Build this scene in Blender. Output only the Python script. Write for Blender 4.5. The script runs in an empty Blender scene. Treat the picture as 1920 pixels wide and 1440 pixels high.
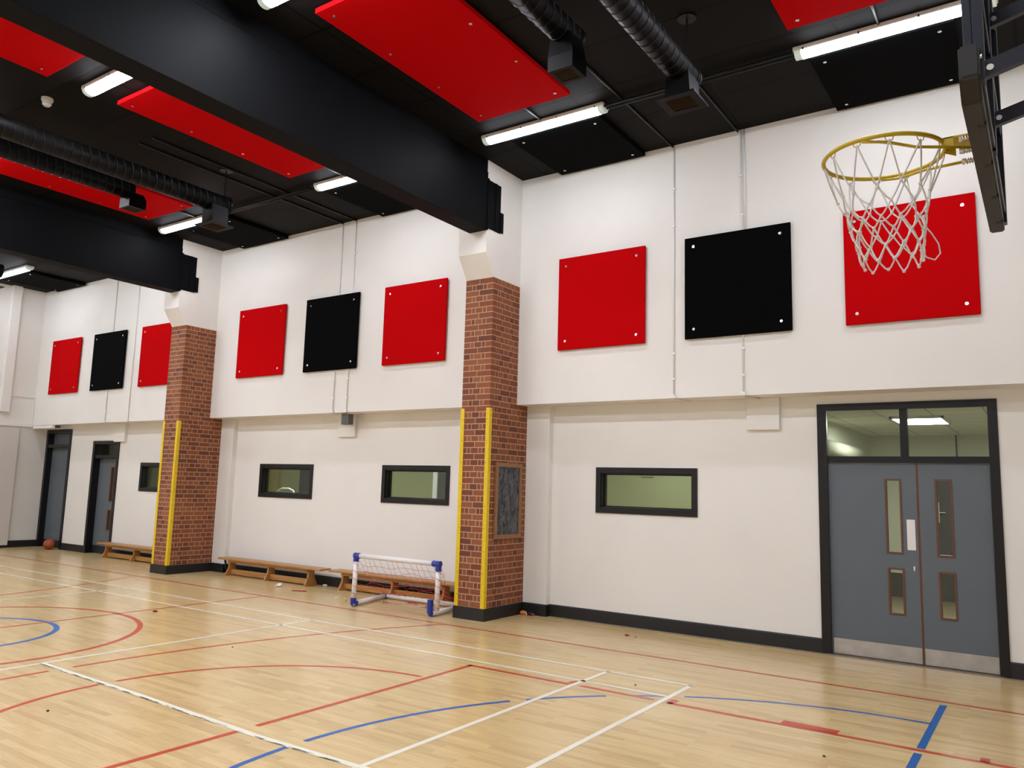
import bpy, bmesh, math, random
from mathutils import Vector, Matrix
random.seed(7)
PI = math.pi
C = bpy.context.scene.collection
sc = bpy.context.scene

# ------------------------------------------------------------------ camera
F_PX = 1468.426
cam_d = bpy.data.cameras.new('camera'); cam = bpy.data.objects.new('camera', cam_d); C.objects.link(cam)
cam_d.sensor_fit = 'HORIZONTAL'; cam_d.sensor_width = 36.0; cam_d.lens = F_PX / 1920 * 36.0
cam_d.clip_start = 0.05; cam_d.clip_end = 200
yaw, pit, rol = math.radians(34.441425), math.radians(7.45588), math.radians(1.594559)
fw = Vector((-math.sin(yaw) * math.cos(pit), math.cos(yaw) * math.cos(pit), math.sin(pit)))
rt = Vector((math.cos(yaw), math.sin(yaw), 0)); up = rt.cross(fw)
rr = rt * math.cos(rol) + up * math.sin(rol); uu = up * math.cos(rol) - rt * math.sin(rol)
cam.matrix_world = Matrix(((rr.x, uu.x, -fw.x, 0), (rr.y, uu.y, -fw.y, 0), (rr.z, uu.z, -fw.z, 1.68465), (0, 0, 0, 1)))
sc.camera = cam

# ------------------------------------------------------------------ world, exposure
w = bpy.data.worlds.new('world'); sc.world = w; w.use_nodes = True
w.node_tree.nodes['Background'].inputs[0].default_value = (0.02, 0.02, 0.022, 1)
w.node_tree.nodes['Background'].inputs[1].default_value = 1.0
sc.view_settings.view_transform = 'Standard'; sc.view_settings.look = 'None'
sc.view_settings.exposure = 0.0; sc.view_settings.gamma = 1.0
sc.view_settings.use_curve_mapping = False
LAMP = 130.0          # radiance of the fluorescent diffusers
ROOM_LAMP = 44.0      # radiance of the fittings, seen and added, in the rooms behind the glass

# ------------------------------------------------------------------ helpers
def finish(name, bm, mat, parent=None, smooth=False):
    me = bpy.data.meshes.new(name)
    bmesh.ops.recalc_face_normals(bm, faces=bm.faces[:])
    bm.to_mesh(me); bm.free()
    for m in (mat if isinstance(mat, (list, tuple)) else [mat]): me.materials.append(m)
    if smooth:
        for p in me.polygons: p.use_smooth = True
    o = bpy.data.objects.new(name, me); C.objects.link(o)
    if parent is not None:
        o.parent = parent
        o.matrix_parent_inverse = Matrix.Identity(4)
        o.location = -Vector(parent.get('_org', (0, 0, 0)))
    return o

def thing(name, label, cat, loc, group=None):
    o = bpy.data.objects.new(name, None); C.objects.link(o)
    o.empty_display_size = 0.1
    o.location = loc; o['_org'] = tuple(loc)
    o['label'] = label; o['category'] = cat
    if group: o['group'] = group
    return o

def many(name, build, spots, mat_, parent, org=None):
    """copies of one small part, each its own child object"""
    bm = bmesh.new(); build(bm); me = bpy.data.meshes.new(name); bmesh.ops.recalc_face_normals(bm, faces=bm.faces[:]); bm.to_mesh(me); bm.free()
    me.materials.append(mat_); org = Vector(parent.get('_org', (0, 0, 0)) if org is None else org)
    for p in spots:
        o = bpy.data.objects.new(name, me); C.objects.link(o); o.parent = parent; o.location = Vector(p) - org

def tag(o, label, cat, group=None):
    o['label'] = label; o['category'] = cat
    if group: o['group'] = group
    return o

def struct(name, bm, mat, smooth=False):
    o = finish(name, bm, mat, None, smooth); o['kind'] = 'structure'; return o

def recentre(o, loc):
    """move a single mesh object's origin to loc, geometry stays"""
    o.data.transform(Matrix.Translation(-Vector(loc))); o.location = loc
    return o

def dup(root, delta, label=None, group=None):
    r = root.copy(); C.objects.link(r); r.location = root.location + Vector(delta)
    if label: r['label'] = label
    if group: r['group'] = group
    for ch in list(root.children):
        c = ch.copy(); C.objects.link(c); c.parent = r
        for g in list(ch.children):
            d = g.copy(); C.objects.link(d); d.parent = c
    return r

def B(): return bmesh.new()
def box(bm, x0, x1, y0, y1, z0, z1, mi=0):
    vs = [bm.verts.new((x, y, z)) for x in (x0, x1) for y in (y0, y1) for z in (z0, z1)]
    for f in ((0, 1, 3, 2), (4, 6, 7, 5), (0, 4, 5, 1), (2, 3, 7, 6), (0, 2, 6, 4), (1, 5, 7, 3)):
        bm.faces.new([vs[i] for i in f]).material_index = mi
    return vs
def bbox(bm, x0, x1, y0, y1, z0, z1, r=0.004, seg=2):
    t = bmesh.new(); box(t, x0, x1, y0, y1, z0, z1)
    bmesh.ops.bevel(t, geom=t.edges[:], offset=r, segments=seg, affect='EDGES', profile=0.5)
    merge(bm, t)
def merge(bm, t, M=None):
    mp = {}
    for v in t.verts: mp[v] = bm.verts.new(M @ v.co if M else v.co)
    for f in t.faces:
        try: bm.faces.new([mp[v] for v in f.verts]).material_index = f.material_index
        except ValueError: pass
    t.free()
def prism(bm, pts, axis, a0, a1):
    """extrude a 2D polygon along axis ('x': pts are (y,z); 'y': (x,z); 'z': (x,y))"""
    def P(p, a):
        return {'x': (a, p[0], p[1]), 'y': (p[0], a, p[1]), 'z': (p[0], p[1], a)}[axis]
    lo = [bm.verts.new(P(p, a0)) for p in pts]; hi = [bm.verts.new(P(p, a1)) for p in pts]
    n = len(pts); bm.faces.new(lo); bm.faces.new(hi[::-1])
    for i in range(n): bm.faces.new((lo[i], lo[(i + 1) % n], hi[(i + 1) % n], hi[i]))
def tube(bm, pts, r, seg=8, closed=False, caps=True):
    pts = [Vector(p) for p in pts]; n = len(pts); rings = []
    T = []
    for i in range(n):
        if closed: t = pts[(i + 1) % n] - pts[i - 1]
        elif i == 0: t = pts[1] - pts[0]
        elif i == n - 1: t = pts[-1] - pts[-2]
        else: t = (pts[i + 1] - pts[i]).normalized() + (pts[i] - pts[i - 1]).normalized()
        if t.length < 1e-9: t = Vector((0, 0, 1))
        T.append(t.normalized())
    a = Vector((0, 0, 1)) if abs(T[0].z) < 0.9 else Vector((1, 0, 0))
    N = T[0].cross(a).normalized()
    for i in range(n):
        N = (N - T[i] * N.dot(T[i]))
        if N.length < 1e-6: N = T[i].orthogonal()
        N.normalize(); Bn = T[i].cross(N)
        ri = r[i] if isinstance(r, (list, tuple)) else r
        rings.append([bm.verts.new(pts[i] + (N * math.cos(2 * PI * k / seg) + Bn * math.sin(2 * PI * k / seg)) * ri) for k in range(seg)])
    m = n if closed else n - 1
    for i in range(m):
        A_, B_ = rings[i], rings[(i + 1) % n]
        for k in range(seg):
            bm.faces.new((A_[k], A_[(k + 1) % seg], B_[(k + 1) % seg], B_[k]))
    if caps and not closed:
        bm.faces.new(rings[0][::-1]); bm.faces.new(rings[-1])
def ball(bm, c, r, u=12, v=8, sc_=(1, 1, 1)):
    t = bmesh.new(); bmesh.ops.create_uvsphere(t, u_segments=u, v_segments=v, radius=r)
    merge(bm, t, Matrix.Translation(Vector(c)) @ Matrix.Diagonal((*sc_, 1)))
def disc(bm, c, r, axis, h, seg=16):
    """short cylinder centred at c"""
    d = {'x': Vector((1, 0, 0)), 'y': Vector((0, 1, 0)), 'z': Vector((0, 0, 1))}[axis]
    tube(bm, [Vector(c) - d * h / 2, Vector(c) + d * h / 2], r, seg)
def slab_with_holes(bm, x0, x1, y0, y1, z0, z1, holes):
    xs = sorted({x0, x1, *[h[0] for h in holes], *[h[1] for h in holes]})
    for i in range(len(xs) - 1):
        a, b = xs[i], xs[i + 1]; zz = z0
        for h in sorted([h for h in holes if h[0] < b - 1e-6 and h[1] > a + 1e-6], key=lambda h: h[2]):
            if h[2] > zz + 1e-6: box(bm, a, b, y0, y1, zz, h[2])
            zz = h[3]
        if zz < z1 - 1e-6: box(bm, a, b, y0, y1, zz, z1)
def clean(bm):
    bmesh.ops.remove_doubles(bm, verts=bm.verts[:], dist=1e-5)

# ------------------------------------------------------------------ materials
def nt(name):
    m = bpy.data.materials.new(name); m.use_nodes = True
    t = m.node_tree; return m, t, t.nodes['Principled BSDF']
def mat(name, col, rough=0.5, metal=0.0, noise=0.0, nscale=8.0, bump=0.0, bscale=60.0, spec=0.5):
    m, t, p = nt(name)
    p.inputs['Base Color'].default_value = (*col, 1); p.inputs['Roughness'].default_value = rough
    p.inputs['Metallic'].default_value = metal; p.inputs['Specular IOR Level'].default_value = spec
    tc = t.nodes.new('ShaderNodeTexCoord')
    if noise:
        n = t.nodes.new('ShaderNodeTexNoise'); n.inputs['Scale'].default_value = nscale; n.inputs['Detail'].default_value = 5
        t.links.new(tc.outputs['Object'], n.inputs['Vector'])
        r = t.nodes.new('ShaderNodeMapRange'); r.inputs[1].default_value = 0.25; r.inputs[2].default_value = 0.75
        r.inputs[3].default_value = 1 - noise; r.inputs[4].default_value = 1 + noise
        t.links.new(n.outputs['Fac'], r.inputs[0])
        mx = t.nodes.new('ShaderNodeVectorMath'); mx.operation = 'SCALE'; mx.inputs[0].default_value = col
        t.links.new(r.outputs[0], mx.inputs['Scale']); t.links.new(mx.outputs[0], p.inputs['Base Color'])
    if bump:
        n2 = t.nodes.new('ShaderNodeTexNoise'); n2.inputs['Scale'].default_value = bscale; n2.inputs['Detail'].default_value = 3
        t.links.new(tc.outputs['Object'], n2.inputs['Vector'])
        b = t.nodes.new('ShaderNodeBump'); b.inputs['Strength'].default_value = bump; b.inputs['Distance'].default_value = 0.01
        t.links.new(n2.outputs['Fac'], b.inputs['Height']); t.links.new(b.outputs[0], p.inputs['Normal'])
    return m
def emit(name, col, s, base=(0.8, 0.8, 0.8)):
    m, t, p = nt(name)
    p.inputs['Base Color'].default_value = (*base, 1); p.inputs['Roughness'].default_value = 0.4
    p.inputs['Emission Color'].default_value = (*col, 1); p.inputs['Emission Strength'].default_value = s
    return m

M = {}
M['wall'] = mat('white_wall_paint', (0.80, 0.785, 0.745), 0.55, noise=0.02, nscale=1.5, bump=0.12, bscale=7)
M['plaster'] = mat('white_plaster', (0.80, 0.785, 0.745), 0.6, noise=0.02, nscale=4, bump=0.2, bscale=25)
M['blackceil'] = mat('black_ceiling_paint', (0.011, 0.010, 0.0095), 0.75)
M['beam'] = mat('black_steel_paint', (0.0030, 0.0034, 0.0042), 0.6, noise=0.12, nscale=3, bump=0.08, bscale=40, spec=0.07)
M['duct'] = mat('black_duct_paint', (0.0030, 0.0030, 0.0030), 0.45, spec=0.14)
M['blackpipe'] = mat('black_conduit_paint', (0.005, 0.005, 0.005), 0.4, spec=0.25)
M['whitepipe'] = mat('white_conduit_paint', (0.84, 0.83, 0.80), 0.45)
M['red'] = mat('red_acoustic_fabric', (0.50, 0.0022, 0.004), 0.9, noise=0.06, nscale=300, bump=0.15, bscale=500, spec=0.02)
M['blackfab'] = mat('black_acoustic_fabric', (0.0018, 0.0020, 0.0024), 0.9, noise=0.25, nscale=220, bump=0.15, bscale=500, spec=0.05)
M['steel'] = mat('bright_steel', (0.75, 0.75, 0.75), 0.25, metal=1.0)
M['brushed'] = mat('brushed_kick_plate', (0.50, 0.49, 0.48), 0.42, metal=0.85, noise=0.15, nscale=9)
M['joinery'] = mat('charcoal_joinery_paint', (0.0075, 0.0073, 0.0085), 0.35, spec=0.35)
M['skirt'] = mat('charcoal_skirting_paint', (0.0085, 0.009, 0.010), 0.5, noise=0.1, nscale=6)
M['leaf'] = mat('slate_grey_door_laminate', (0.106, 0.129, 0.150), 0.5, noise=0.03, nscale=3)
M['lipping'] = mat('brown_hardwood_lipping', (0.13, 0.048, 0.022), 0.45, noise=0.2, nscale=30)
M['mortar'] = mat('buff_mortar', (0.53, 0.36, 0.22), 0.9, noise=0.12, nscale=40)
M['yellow'] = mat('yellow_guard_paint', (0.74, 0.52, 0.006), 0.45, noise=0.1, nscale=25)
M['hoop'] = mat('yellow_rim_paint', (0.52, 0.37, 0.012), 0.35)
M['rope'] = mat('white_net_cord', (0.74, 0.72, 0.68), 0.8, bump=0.4, bscale=900)
M['navy'] = mat('dark_navy_steel_paint', (0.004, 0.007, 0.018), 0.35)
M['pad'] = mat('dark_rubber_edge_padding', (0.010, 0.009, 0.008), 0.5)
M['wood'] = None
M['whitepl'] = mat('white_plastic', (0.78, 0.77, 0.76), 0.35)
M['bluepl'] = mat('blue_plastic', (0.012, 0.03, 0.28), 0.35)
M['rednet'] = mat('red_net_cord', (0.60, 0.045, 0.03), 0.7)
M['greybox'] = mat('grey_plastic_box', (0.10, 0.10, 0.10), 0.5)
M['olive'] = mat('olive_green_wall_paint', (0.31, 0.32, 0.17), 0.7)
M['cream'] = mat('cream_wall_paint', (0.62, 0.62, 0.50), 0.7)
M['vinyl'] = mat('brown_vinyl_floor', (0.28, 0.23, 0.14), 0.4)
M['darkroomdoor'] = mat('dark_grey_door_paint', (0.06, 0.062, 0.06), 0.5)
M['tissue'] = mat('white_tissue', (0.8, 0.78, 0.74), 0.9)
M['orange'] = mat('orange_cloth', (0.75, 0.23, 0.02), 0.7)
M['darkscrap'] = mat('dark_scrap', (0.01, 0.008, 0.007), 0.7)
M['redscrap'] = mat('red_plastic_scrap', (0.35, 0.03, 0.02), 0.5)
M['w_line'] = mat('cream_line_paint', (0.80, 0.76, 0.62), 0.3)
M['r_line'] = mat('red_line_paint', (0.53, 0.050, 0.015), 0.3)
M['b_line'] = mat('blue_line_paint', (0.008, 0.11, 0.38), 0.3)
M['lamp'] = emit('lit_fluorescent_diffuser', (0.965, 0.995, 1.09), LAMP)
M['lamp_wall'] = emit('lit_fluorescent_diffuser_dimmed_row', (0.965, 0.995, 1.09), LAMP * 0.33)  # same fittings, row by the wall dimmed so the upper wall stays even
M['lampside'] = emit('diffuser_side', (0.965, 0.995, 1.09), 16.0)
M['lampend'] = emit('diffuser_end_cap', (0.85, 1.0, 0.92), 0.25, (0.55, 0.65, 0.6))
M['roomlamp'] = emit('lit_room_light_panel', (0.97, 1.0, 0.95), ROOM_LAMP)

def glass_mat():
    m = bpy.data.materials.new('clear_glass'); m.use_nodes = True; t = m.node_tree; t.nodes.clear()
    out = t.nodes.new('ShaderNodeOutputMaterial'); mx = t.nodes.new('ShaderNodeMixShader')
    tr = t.nodes.new('ShaderNodeBsdfTransparent'); tr.inputs[0].default_value = (0.93, 0.96, 0.93, 1)
    gl = t.nodes.new('ShaderNodeBsdfGlossy'); gl.inputs['Roughness'].default_value = 0.02
    fr = t.nodes.new('ShaderNodeFresnel'); fr.inputs[0].default_value = 1.5
    gm = t.nodes.new('ShaderNodeNewGeometry'); inv = t.nodes.new('ShaderNodeMath'); inv.operation = 'SUBTRACT'; inv.inputs[0].default_value = 1.0
    t.links.new(gm.outputs['Backfacing'], inv.inputs[1]); ml = t.nodes.new('ShaderNodeMath'); ml.operation = 'MULTIPLY'
    t.links.new(fr.outputs[0], ml.inputs[0]); t.links.new(inv.outputs[0], ml.inputs[1]); t.links.new(ml.outputs[0], mx.inputs[0]); t.links.new(tr.outputs[0], mx.inputs[1]); t.links.new(gl.outputs[0], mx.inputs[2])
    t.links.new(mx.outputs[0], out.inputs[0]); return m
M['glass'] = glass_mat()

def brick_mat():
    m, t, p = nt('red_facing_brick')
    g = t.nodes.new('ShaderNodeNewGeometry'); r = t.nodes.new('ShaderNodeValToRGB')
    cr = r.color_ramp
    cols = [(0.0, (0.135, 0.036, 0.018)), (0.3, (0.205, 0.058, 0.022)), (0.6, (0.25, 0.077, 0.030)), (0.85, (0.28, 0.094, 0.038)), (1.0, (0.16, 0.042, 0.022))]
    cr.elements[0].position = 0; cr.elements[0].color = (*cols[0][1], 1)
    cr.elements[1].position = 1; cr.elements[1].color = (*cols[-1][1], 1)
    for pos, c in cols[1:-1]:
        e = cr.elements.new(pos); e.color = (*c, 1)
    t.links.new(g.outputs['Random Per Island'], r.inputs[0])
    tc = t.nodes.new('ShaderNodeTexCoord'); n = t.nodes.new('ShaderNodeTexNoise')
    n.inputs['Scale'].default_value = 35; n.inputs['Detail'].default_value = 6
    t.links.new(tc.outputs['Object'], n.inputs['Vector'])
    mr = t.nodes.new('ShaderNodeMapRange'); mr.inputs[3].default_value = 0.78; mr.inputs[4].default_value = 1.22
    t.links.new(n.outputs['Fac'], mr.inputs[0])
    sc_ = t.nodes.new('ShaderNodeVectorMath'); sc_.operation = 'SCALE'
    t.links.new(r.outputs[0], sc_.inputs[0]); t.links.new(mr.outputs[0], sc_.inputs['Scale']); t.links.new(sc_.outputs[0], p.inputs['Base Color'])
    p.inputs['Roughness'].default_value = 0.8
    b = t.nodes.new('ShaderNodeBump'); b.inputs['Strength'].default_value = 0.35; b.inputs['Distance'].default_value = 0.004
    n2 = t.nodes.new('ShaderNodeTexNoise'); n2.inputs['Scale'].default_value = 120
    t.links.new(tc.outputs['Object'], n2.inputs['Vector']); t.links.new(n2.outputs['Fac'], b.inputs['Height']); t.links.new(b.outputs[0], p.inputs['Normal'])
    return m
M['brick'] = brick_mat()

def wood_floor():
    m, t, p = nt('maple_strip_floor')
    tc = t.nodes.new('ShaderNodeTexCoord')
    br = t.nodes.new('ShaderNodeTexBrick'); br.offset = 0.37; br.offset_frequency = 2; br.squash = 1.0
    br.inputs['Scale'].default_value = 1.0; br.inputs['Brick Width'].default_value = 0.62; br.inputs['Row Height'].default_value = 0.058
    br.inputs['Mortar Size'].default_value = 0.0007; br.inputs['Mortar Smooth'].default_value = 0.3; br.inputs['Bias'].default_value = 0.0
    br.inputs['Color1'].default_value = (0, 0, 0, 1); br.inputs['Color2'].default_value = (1, 1, 1, 1); br.inputs['Mortar'].default_value = (0.35, 0.35, 0.35, 1)
    t.links.new(tc.outputs['Object'], br.inputs['Vector'])
    ramp = t.nodes.new('ShaderNodeValToRGB'); cr = ramp.color_ramp
    cr.elements[0].position = 0; cr.elements[0].color = (0.56, 0.385, 0.178, 1)
    cr.elements[1].position = 1; cr.elements[1].color = (0.68, 0.50, 0.245, 1)
    e = cr.elements.new(0.3); e.color = (0.62, 0.445, 0.21, 1)
    t.links.new(br.outputs['Color'], ramp.inputs[0])
    mp = t.nodes.new('ShaderNodeMapping'); mp.inputs['Scale'].default_value = (1.2, 16, 1)
    t.links.new(tc.outputs['Object'], mp.inputs['Vector'])
    n = t.nodes.new('ShaderNodeTexNoise'); n.inputs['Scale'].default_value = 3.2; n.inputs['Detail'].default_value = 6; n.inputs['Roughness'].default_value = 0.6
    t.links.new(mp.outputs[0], n.inputs['Vector'])
    mr = t.nodes.new('ShaderNodeMapRange'); mr.inputs[1].default_value = 0.25; mr.inputs[2].default_value = 0.75; mr.inputs[3].default_value = 0.86; mr.inputs[4].default_value = 1.10
    t.links.new(n.outputs['Fac'], mr.inputs[0])
    sc_ = t.nodes.new('ShaderNodeVectorMath'); sc_.operation = 'SCALE'
    t.links.new(ramp.outputs[0], sc_.inputs[0]); t.links.new(mr.outputs[0], sc_.inputs['Scale']); t.links.new(sc_.outputs[0], p.inputs['Base Color'])
    n3 = t.nodes.new('ShaderNodeTexNoise'); n3.inputs['Scale'].default_value = 1.1; n3.inputs['Detail'].default_value = 4
    t.links.new(tc.outputs['Object'], n3.inputs['Vector'])
    m3 = t.nodes.new('ShaderNodeMapRange'); m3.inputs[3].default_value = 0.17; m3.inputs[4].default_value = 0.27
    t.links.new(n3.outputs['Fac'], m3.inputs[0]); t.links.new(m3.outputs[0], p.inputs['Roughness'])
    p.inputs['Specular IOR Level'].default_value = 0.5
    b = t.nodes.new('ShaderNodeBump'); b.inputs['Strength'].default_value = 0.05; b.inputs['Distance'].default_value = 0.002
    t.links.new(br.outputs['Fac'], b.inputs['Height']); b.invert = True; t.links.new(b.outputs[0], p.inputs['Normal'])
    return m
M['floor'] = wood_floor()

def bench_wood(name, c0, c1):
    m, t, p = nt(name)
    tc = t.nodes.new('ShaderNodeTexCoord'); mp = t.nodes.new('ShaderNodeMapping'); mp.inputs['Scale'].default_value = (1, 14, 14)
    t.links.new(tc.outputs['Object'], mp.inputs['Vector'])
    n = t.nodes.new('ShaderNodeTexNoise'); n.inputs['Scale'].default_value = 3; n.inputs['Detail'].default_value = 5
    t.links.new(mp.outputs[0], n.inputs['Vector'])
    r = t.nodes.new('ShaderNodeValToRGB'); r.color_ramp.elements[0].position = 0.3; r.color_ramp.elements[1].position = 0.75
    r.color_ramp.elements[0].color = (*c0, 1); r.color_ramp.elements[1].color = (*c1, 1)
    t.links.new(n.outputs['Fac'], r.inputs[0]); t.links.new(r.outputs[0], p.inputs['Base Color']); p.inputs['Roughness'].default_value = 0.38
    return m
M['wood'] = bench_wood('varnished_pine', (0.34, 0.15, 0.035), (0.50, 0.25, 0.075))
M['frame_wood'] = bench_wood('brown_picture_wood', (0.22, 0.095, 0.035), (0.33, 0.16, 0.07))

def ceiling_mat():
    m, t, p = nt('black_painted_ceiling_boards')
    tc = t.nodes.new('ShaderNodeTexCoord'); mp = t.nodes.new('ShaderNodeMapping'); mp.inputs['Location'].default_value = (0.05, 0.04, 0)
    t.links.new(tc.outputs['Object'], mp.inputs['Vector'])
    br = t.nodes.new('ShaderNodeTexBrick'); br.offset = 0.0; br.inputs['Scale'].default_value = 1
    br.inputs['Brick Width'].default_value = 1.37; br.inputs['Row Height'].default_value = 0.79; br.inputs['Mortar Size'].default_value = 0.014
    br.inputs['Color1'].default_value = (0.0040, 0.0034, 0.0031, 1); br.inputs['Color2'].default_value = (0.0056, 0.0048, 0.0044, 1); br.inputs['Mortar'].default_value = (0.0, 0.0, 0.0, 1)
    t.links.new(mp.outputs[0], br.inputs['Vector']); t.links.new(br.outputs['Color'], p.inputs['Base Color'])
    p.inputs['Roughness'].default_value = 0.7; p.inputs['Specular IOR Level'].default_value = 0.12
    b = t.nodes.new('ShaderNodeBump'); b.inputs['Strength'].default_value = 0.6; b.inputs['Distance'].default_value = 0.01; b.invert = True
    t.links.new(br.outputs['Fac'], b.inputs['Height']); t.links.new(b.outputs[0], p.inputs['Normal'])
    return m
M['ceil'] = ceiling_mat()

def chalk_mat():
    m, t, p = nt('chalky_blackboard')
    tc = t.nodes.new('ShaderNodeTexCoord'); mp = t.nodes.new('ShaderNodeMapping'); mp.inputs['Scale'].default_value = (1, 3.5, 1.6); mp.inputs['Rotation'].default_value = (0.5, 0, 0)
    t.links.new(tc.outputs['Object'], mp.inputs['Vector'])
    n = t.nodes.new('ShaderNodeTexNoise'); n.inputs['Scale'].default_value = 4; n.inputs['Detail'].default_value = 9; n.inputs['Roughness'].default_value = 0.7; n.inputs['Distortion'].default_value = 1.2
    t.links.new(mp.outputs[0], n.inputs['Vector'])
    r = t.nodes.new('ShaderNodeValToRGB'); r.color_ramp.elements[0].position = 0.4; r.color_ramp.elements[1].position = 0.75
    r.color_ramp.elements[0].color = (0.012, 0.014, 0.018, 1); r.color_ramp.elements[1].color = (0.24, 0.25, 0.27, 1)
    t.links.new(n.outputs['Fac'], r.inputs[0]); t.links.new(r.outputs[0], p.inputs['Base Color']); p.inputs['Roughness'].default_value = 0.8
    return m
M['chalk'] = chalk_mat()

def worn_line():
    m, t, p = nt('worn_cream_line_tape')
    tc = t.nodes.new('ShaderNodeTexCoord'); n = t.nodes.new('ShaderNodeTexNoise'); mp = t.nodes.new('ShaderNodeMapping'); mp.inputs['Scale'].default_value = (5, 30, 1)
    t.links.new(tc.outputs['Object'], mp.inputs['Vector']); t.links.new(mp.outputs[0], n.inputs['Vector']); n.inputs['Scale'].default_value = 1.5; n.inputs['Detail'].default_value = 4
    r = t.nodes.new('ShaderNodeValToRGB'); r.color_ramp.interpolation = 'LINEAR'
    r.color_ramp.elements[0].position = 0.46; r.color_ramp.elements[0].color = (0.02, 0.045, 0.035, 1)
    r.color_ramp.elements[1].position = 0.52; r.color_ramp.elements[1].color = (0.80, 0.76, 0.62, 1)
    t.links.new(n.outputs['Fac'], r.inputs[0]); t.links.new(r.outputs[0], p.inputs['Base Color']); p.inputs['Roughness'].default_value = 0.4
    return m
M['worn'] = worn_line()

def tile_ceiling():
    m, t, p = nt('white_grid_ceiling_tiles')
    tc = t.nodes.new('ShaderNodeTexCoord'); br = t.nodes.new('ShaderNodeTexBrick'); br.offset = 0.0
    br.inputs['Scale'].default_value = 1; br.inputs['Brick Width'].default_value = 0.6; br.inputs['Row Height'].default_value = 0.6; br.inputs['Mortar Size'].default_value = 0.012
    br.inputs['Color1'].default_value = (0.74, 0.73, 0.60, 1); br.inputs['Color2'].default_value = (0.71, 0.70, 0.57, 1); br.inputs['Mortar'].default_value = (0.42, 0.41, 0.33, 1)
    t.links.new(tc.outputs['Object'], br.inputs['Vector']); t.links.new(br.outputs['Color'], p.inputs['Base Color']); p.inputs['Roughness'].default_value = 0.8
    return m
M['tiles'] = tile_ceiling()

# ------------------------------------------------------------------ dimensions
H = 5.974; SZ = 2.788; SK = 0.152
XL = -19.61; XR = 1.35; YF = -1.83
WU = 8.794; WL = 9.150; WB = 9.265; PB = 9.056
CF = 8.166; COLS = (-12.79, -5.94); CW = 0.455
BAY = 6.85

# ------------------------------------------------------------------ floor and court lines
bm = B(); box(bm, XL - 0.1, XR, YF, WB, -0.1, 0)
floor = struct('floor', bm, M['floor'])
def strip(bm, pts, wd, z):
    pts = [Vector((p[0], p[1], 0)) for p in pts]; L = []; R = []
    for i, p in enumerate(pts):
        a = pts[max(i - 1, 0)]; b = pts[min(i + 1, len(pts) - 1)]
        d = (b - a).normalized(); n = Vector((-d.y, d.x, 0)) * wd / 2
        L.append(bm.verts.new((p.x + n.x, p.y + n.y, z))); R.append(bm.verts.new((p.x - n.x, p.y - n.y, z)))
    for i in range(len(pts) - 1): bm.faces.new((R[i], R[i + 1], L[i + 1], L[i]))
def arc(cx, cy, r, a0, a1, n=48):
    return [(cx + r * math.cos(math.radians(a0 + (a1 - a0) * i / n)), cy + r * math.sin(math.radians(a0 + (a1 - a0) * i / n))) for i in range(n + 1)]
def line_part(name, segs, m, z):
    bm = B()
    for s in segs: strip(bm, s[0], s[1], z)
    o = finish(name, bm, m, floor); return o
CX, CY = -9.56, 3.67
ZB, ZR, ZW = 0.0006, 0.0010, 0.0015
def mirror(s): return ([(2 * CX - p[0], p[1]) for p in s[0]], s[1])
# white badminton court
ws = [([(-2.655, 6.805), (2 * CX + 2.655, 6.805)], 0.042), ([(-2.70, 6.33), (2 * CX + 2.70, 6.33)], 0.042)]
for x in (-2.68, -3.49, -7.53):
    for s in (([(x, 6.805), (x, 2 * CY - 6.805)], 0.045),): ws += [s, mirror(s)]
ws += [([(-2.655, 2 * CY - 6.805), (2 * CX + 2.655, 2 * CY - 6.805)], 0.042), ([(-2.7, 2 * CY - 6.33), (2 * CX + 2.7, 2 * CY - 6.33)], 0.042)]
line_part('badminton_court_line', ws, M['w_line'], ZW)
cpts = [(-7.53, 3.672), (-6.0, 3.64), (-4.4, 3.575), (-2.68, 3.60)]
line_part('centre_line', [([(p[0], p[1] + 0.010) for p in cpts], 0.036)], M['w_line'], ZW + 0.0004)
cl = line_part('centre_line_edge', [([(p[0], p[1] - 0.015) for p in cpts], 0.022)], M['worn'], ZW + 0.0002)
cl['label'] = 'worn black edge of the centre line tape'
# red lines
rs = [([(XL + 0.4, 7.70), (0.95, 7.70)], 0.042), ([(0.95, 7.70), (0.95, -0.3)], 0.042)]
key = [([(-4.602, 6.165), (-4.602, 3.715)], 0.048), ([(-4.602, 3.61), (-4.602, 1.15)], 0.048),
       ([(-4.626, 6.15), (-3.53, 6.15)], 0.05), ([(-3.43, 6.165), (-2.745, 6.165)], 0.046), ([(-2.62, 6.15), (0.95, 6.16)], 0.05),
       ([(-4.626, 1.17), (0.95, 1.17)], 0.05),
       ([(-3.56, 6.20), (-3.52, 6.28)], 0.05), ([(-2.635, 6.21), (-2.575, 6.21)], 0.14),
       ([(-1.74, 6.225), (-1.34, 6.215)], 0.10), ([(-0.465, 6.21), (-0.41, 6.21)], 0.10),
       (arc(-4.6, 3.66, 1.857, 92, 177.0), 0.046), (arc(-4.6, 3.66, 1.857, 181.5, 268), 0.046)]
tp = [(arc(1.242, 3.66, 8.442, 151.6, 179.2), 0.042), (arc(1.242, 3.66, 8.442, 180.6, 209), 0.042)]
rs += key + tp + [mirror(s) for s in key + tp]
rs += [([(CX, 7.70), (CX, -0.37)], 0.042), (arc(CX, CY + 0.017, 1.834 - 0.02, 0, 360, 96), 0.058)]
line_part('basketball_court_line', rs, M['r_line'], ZR)
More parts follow.
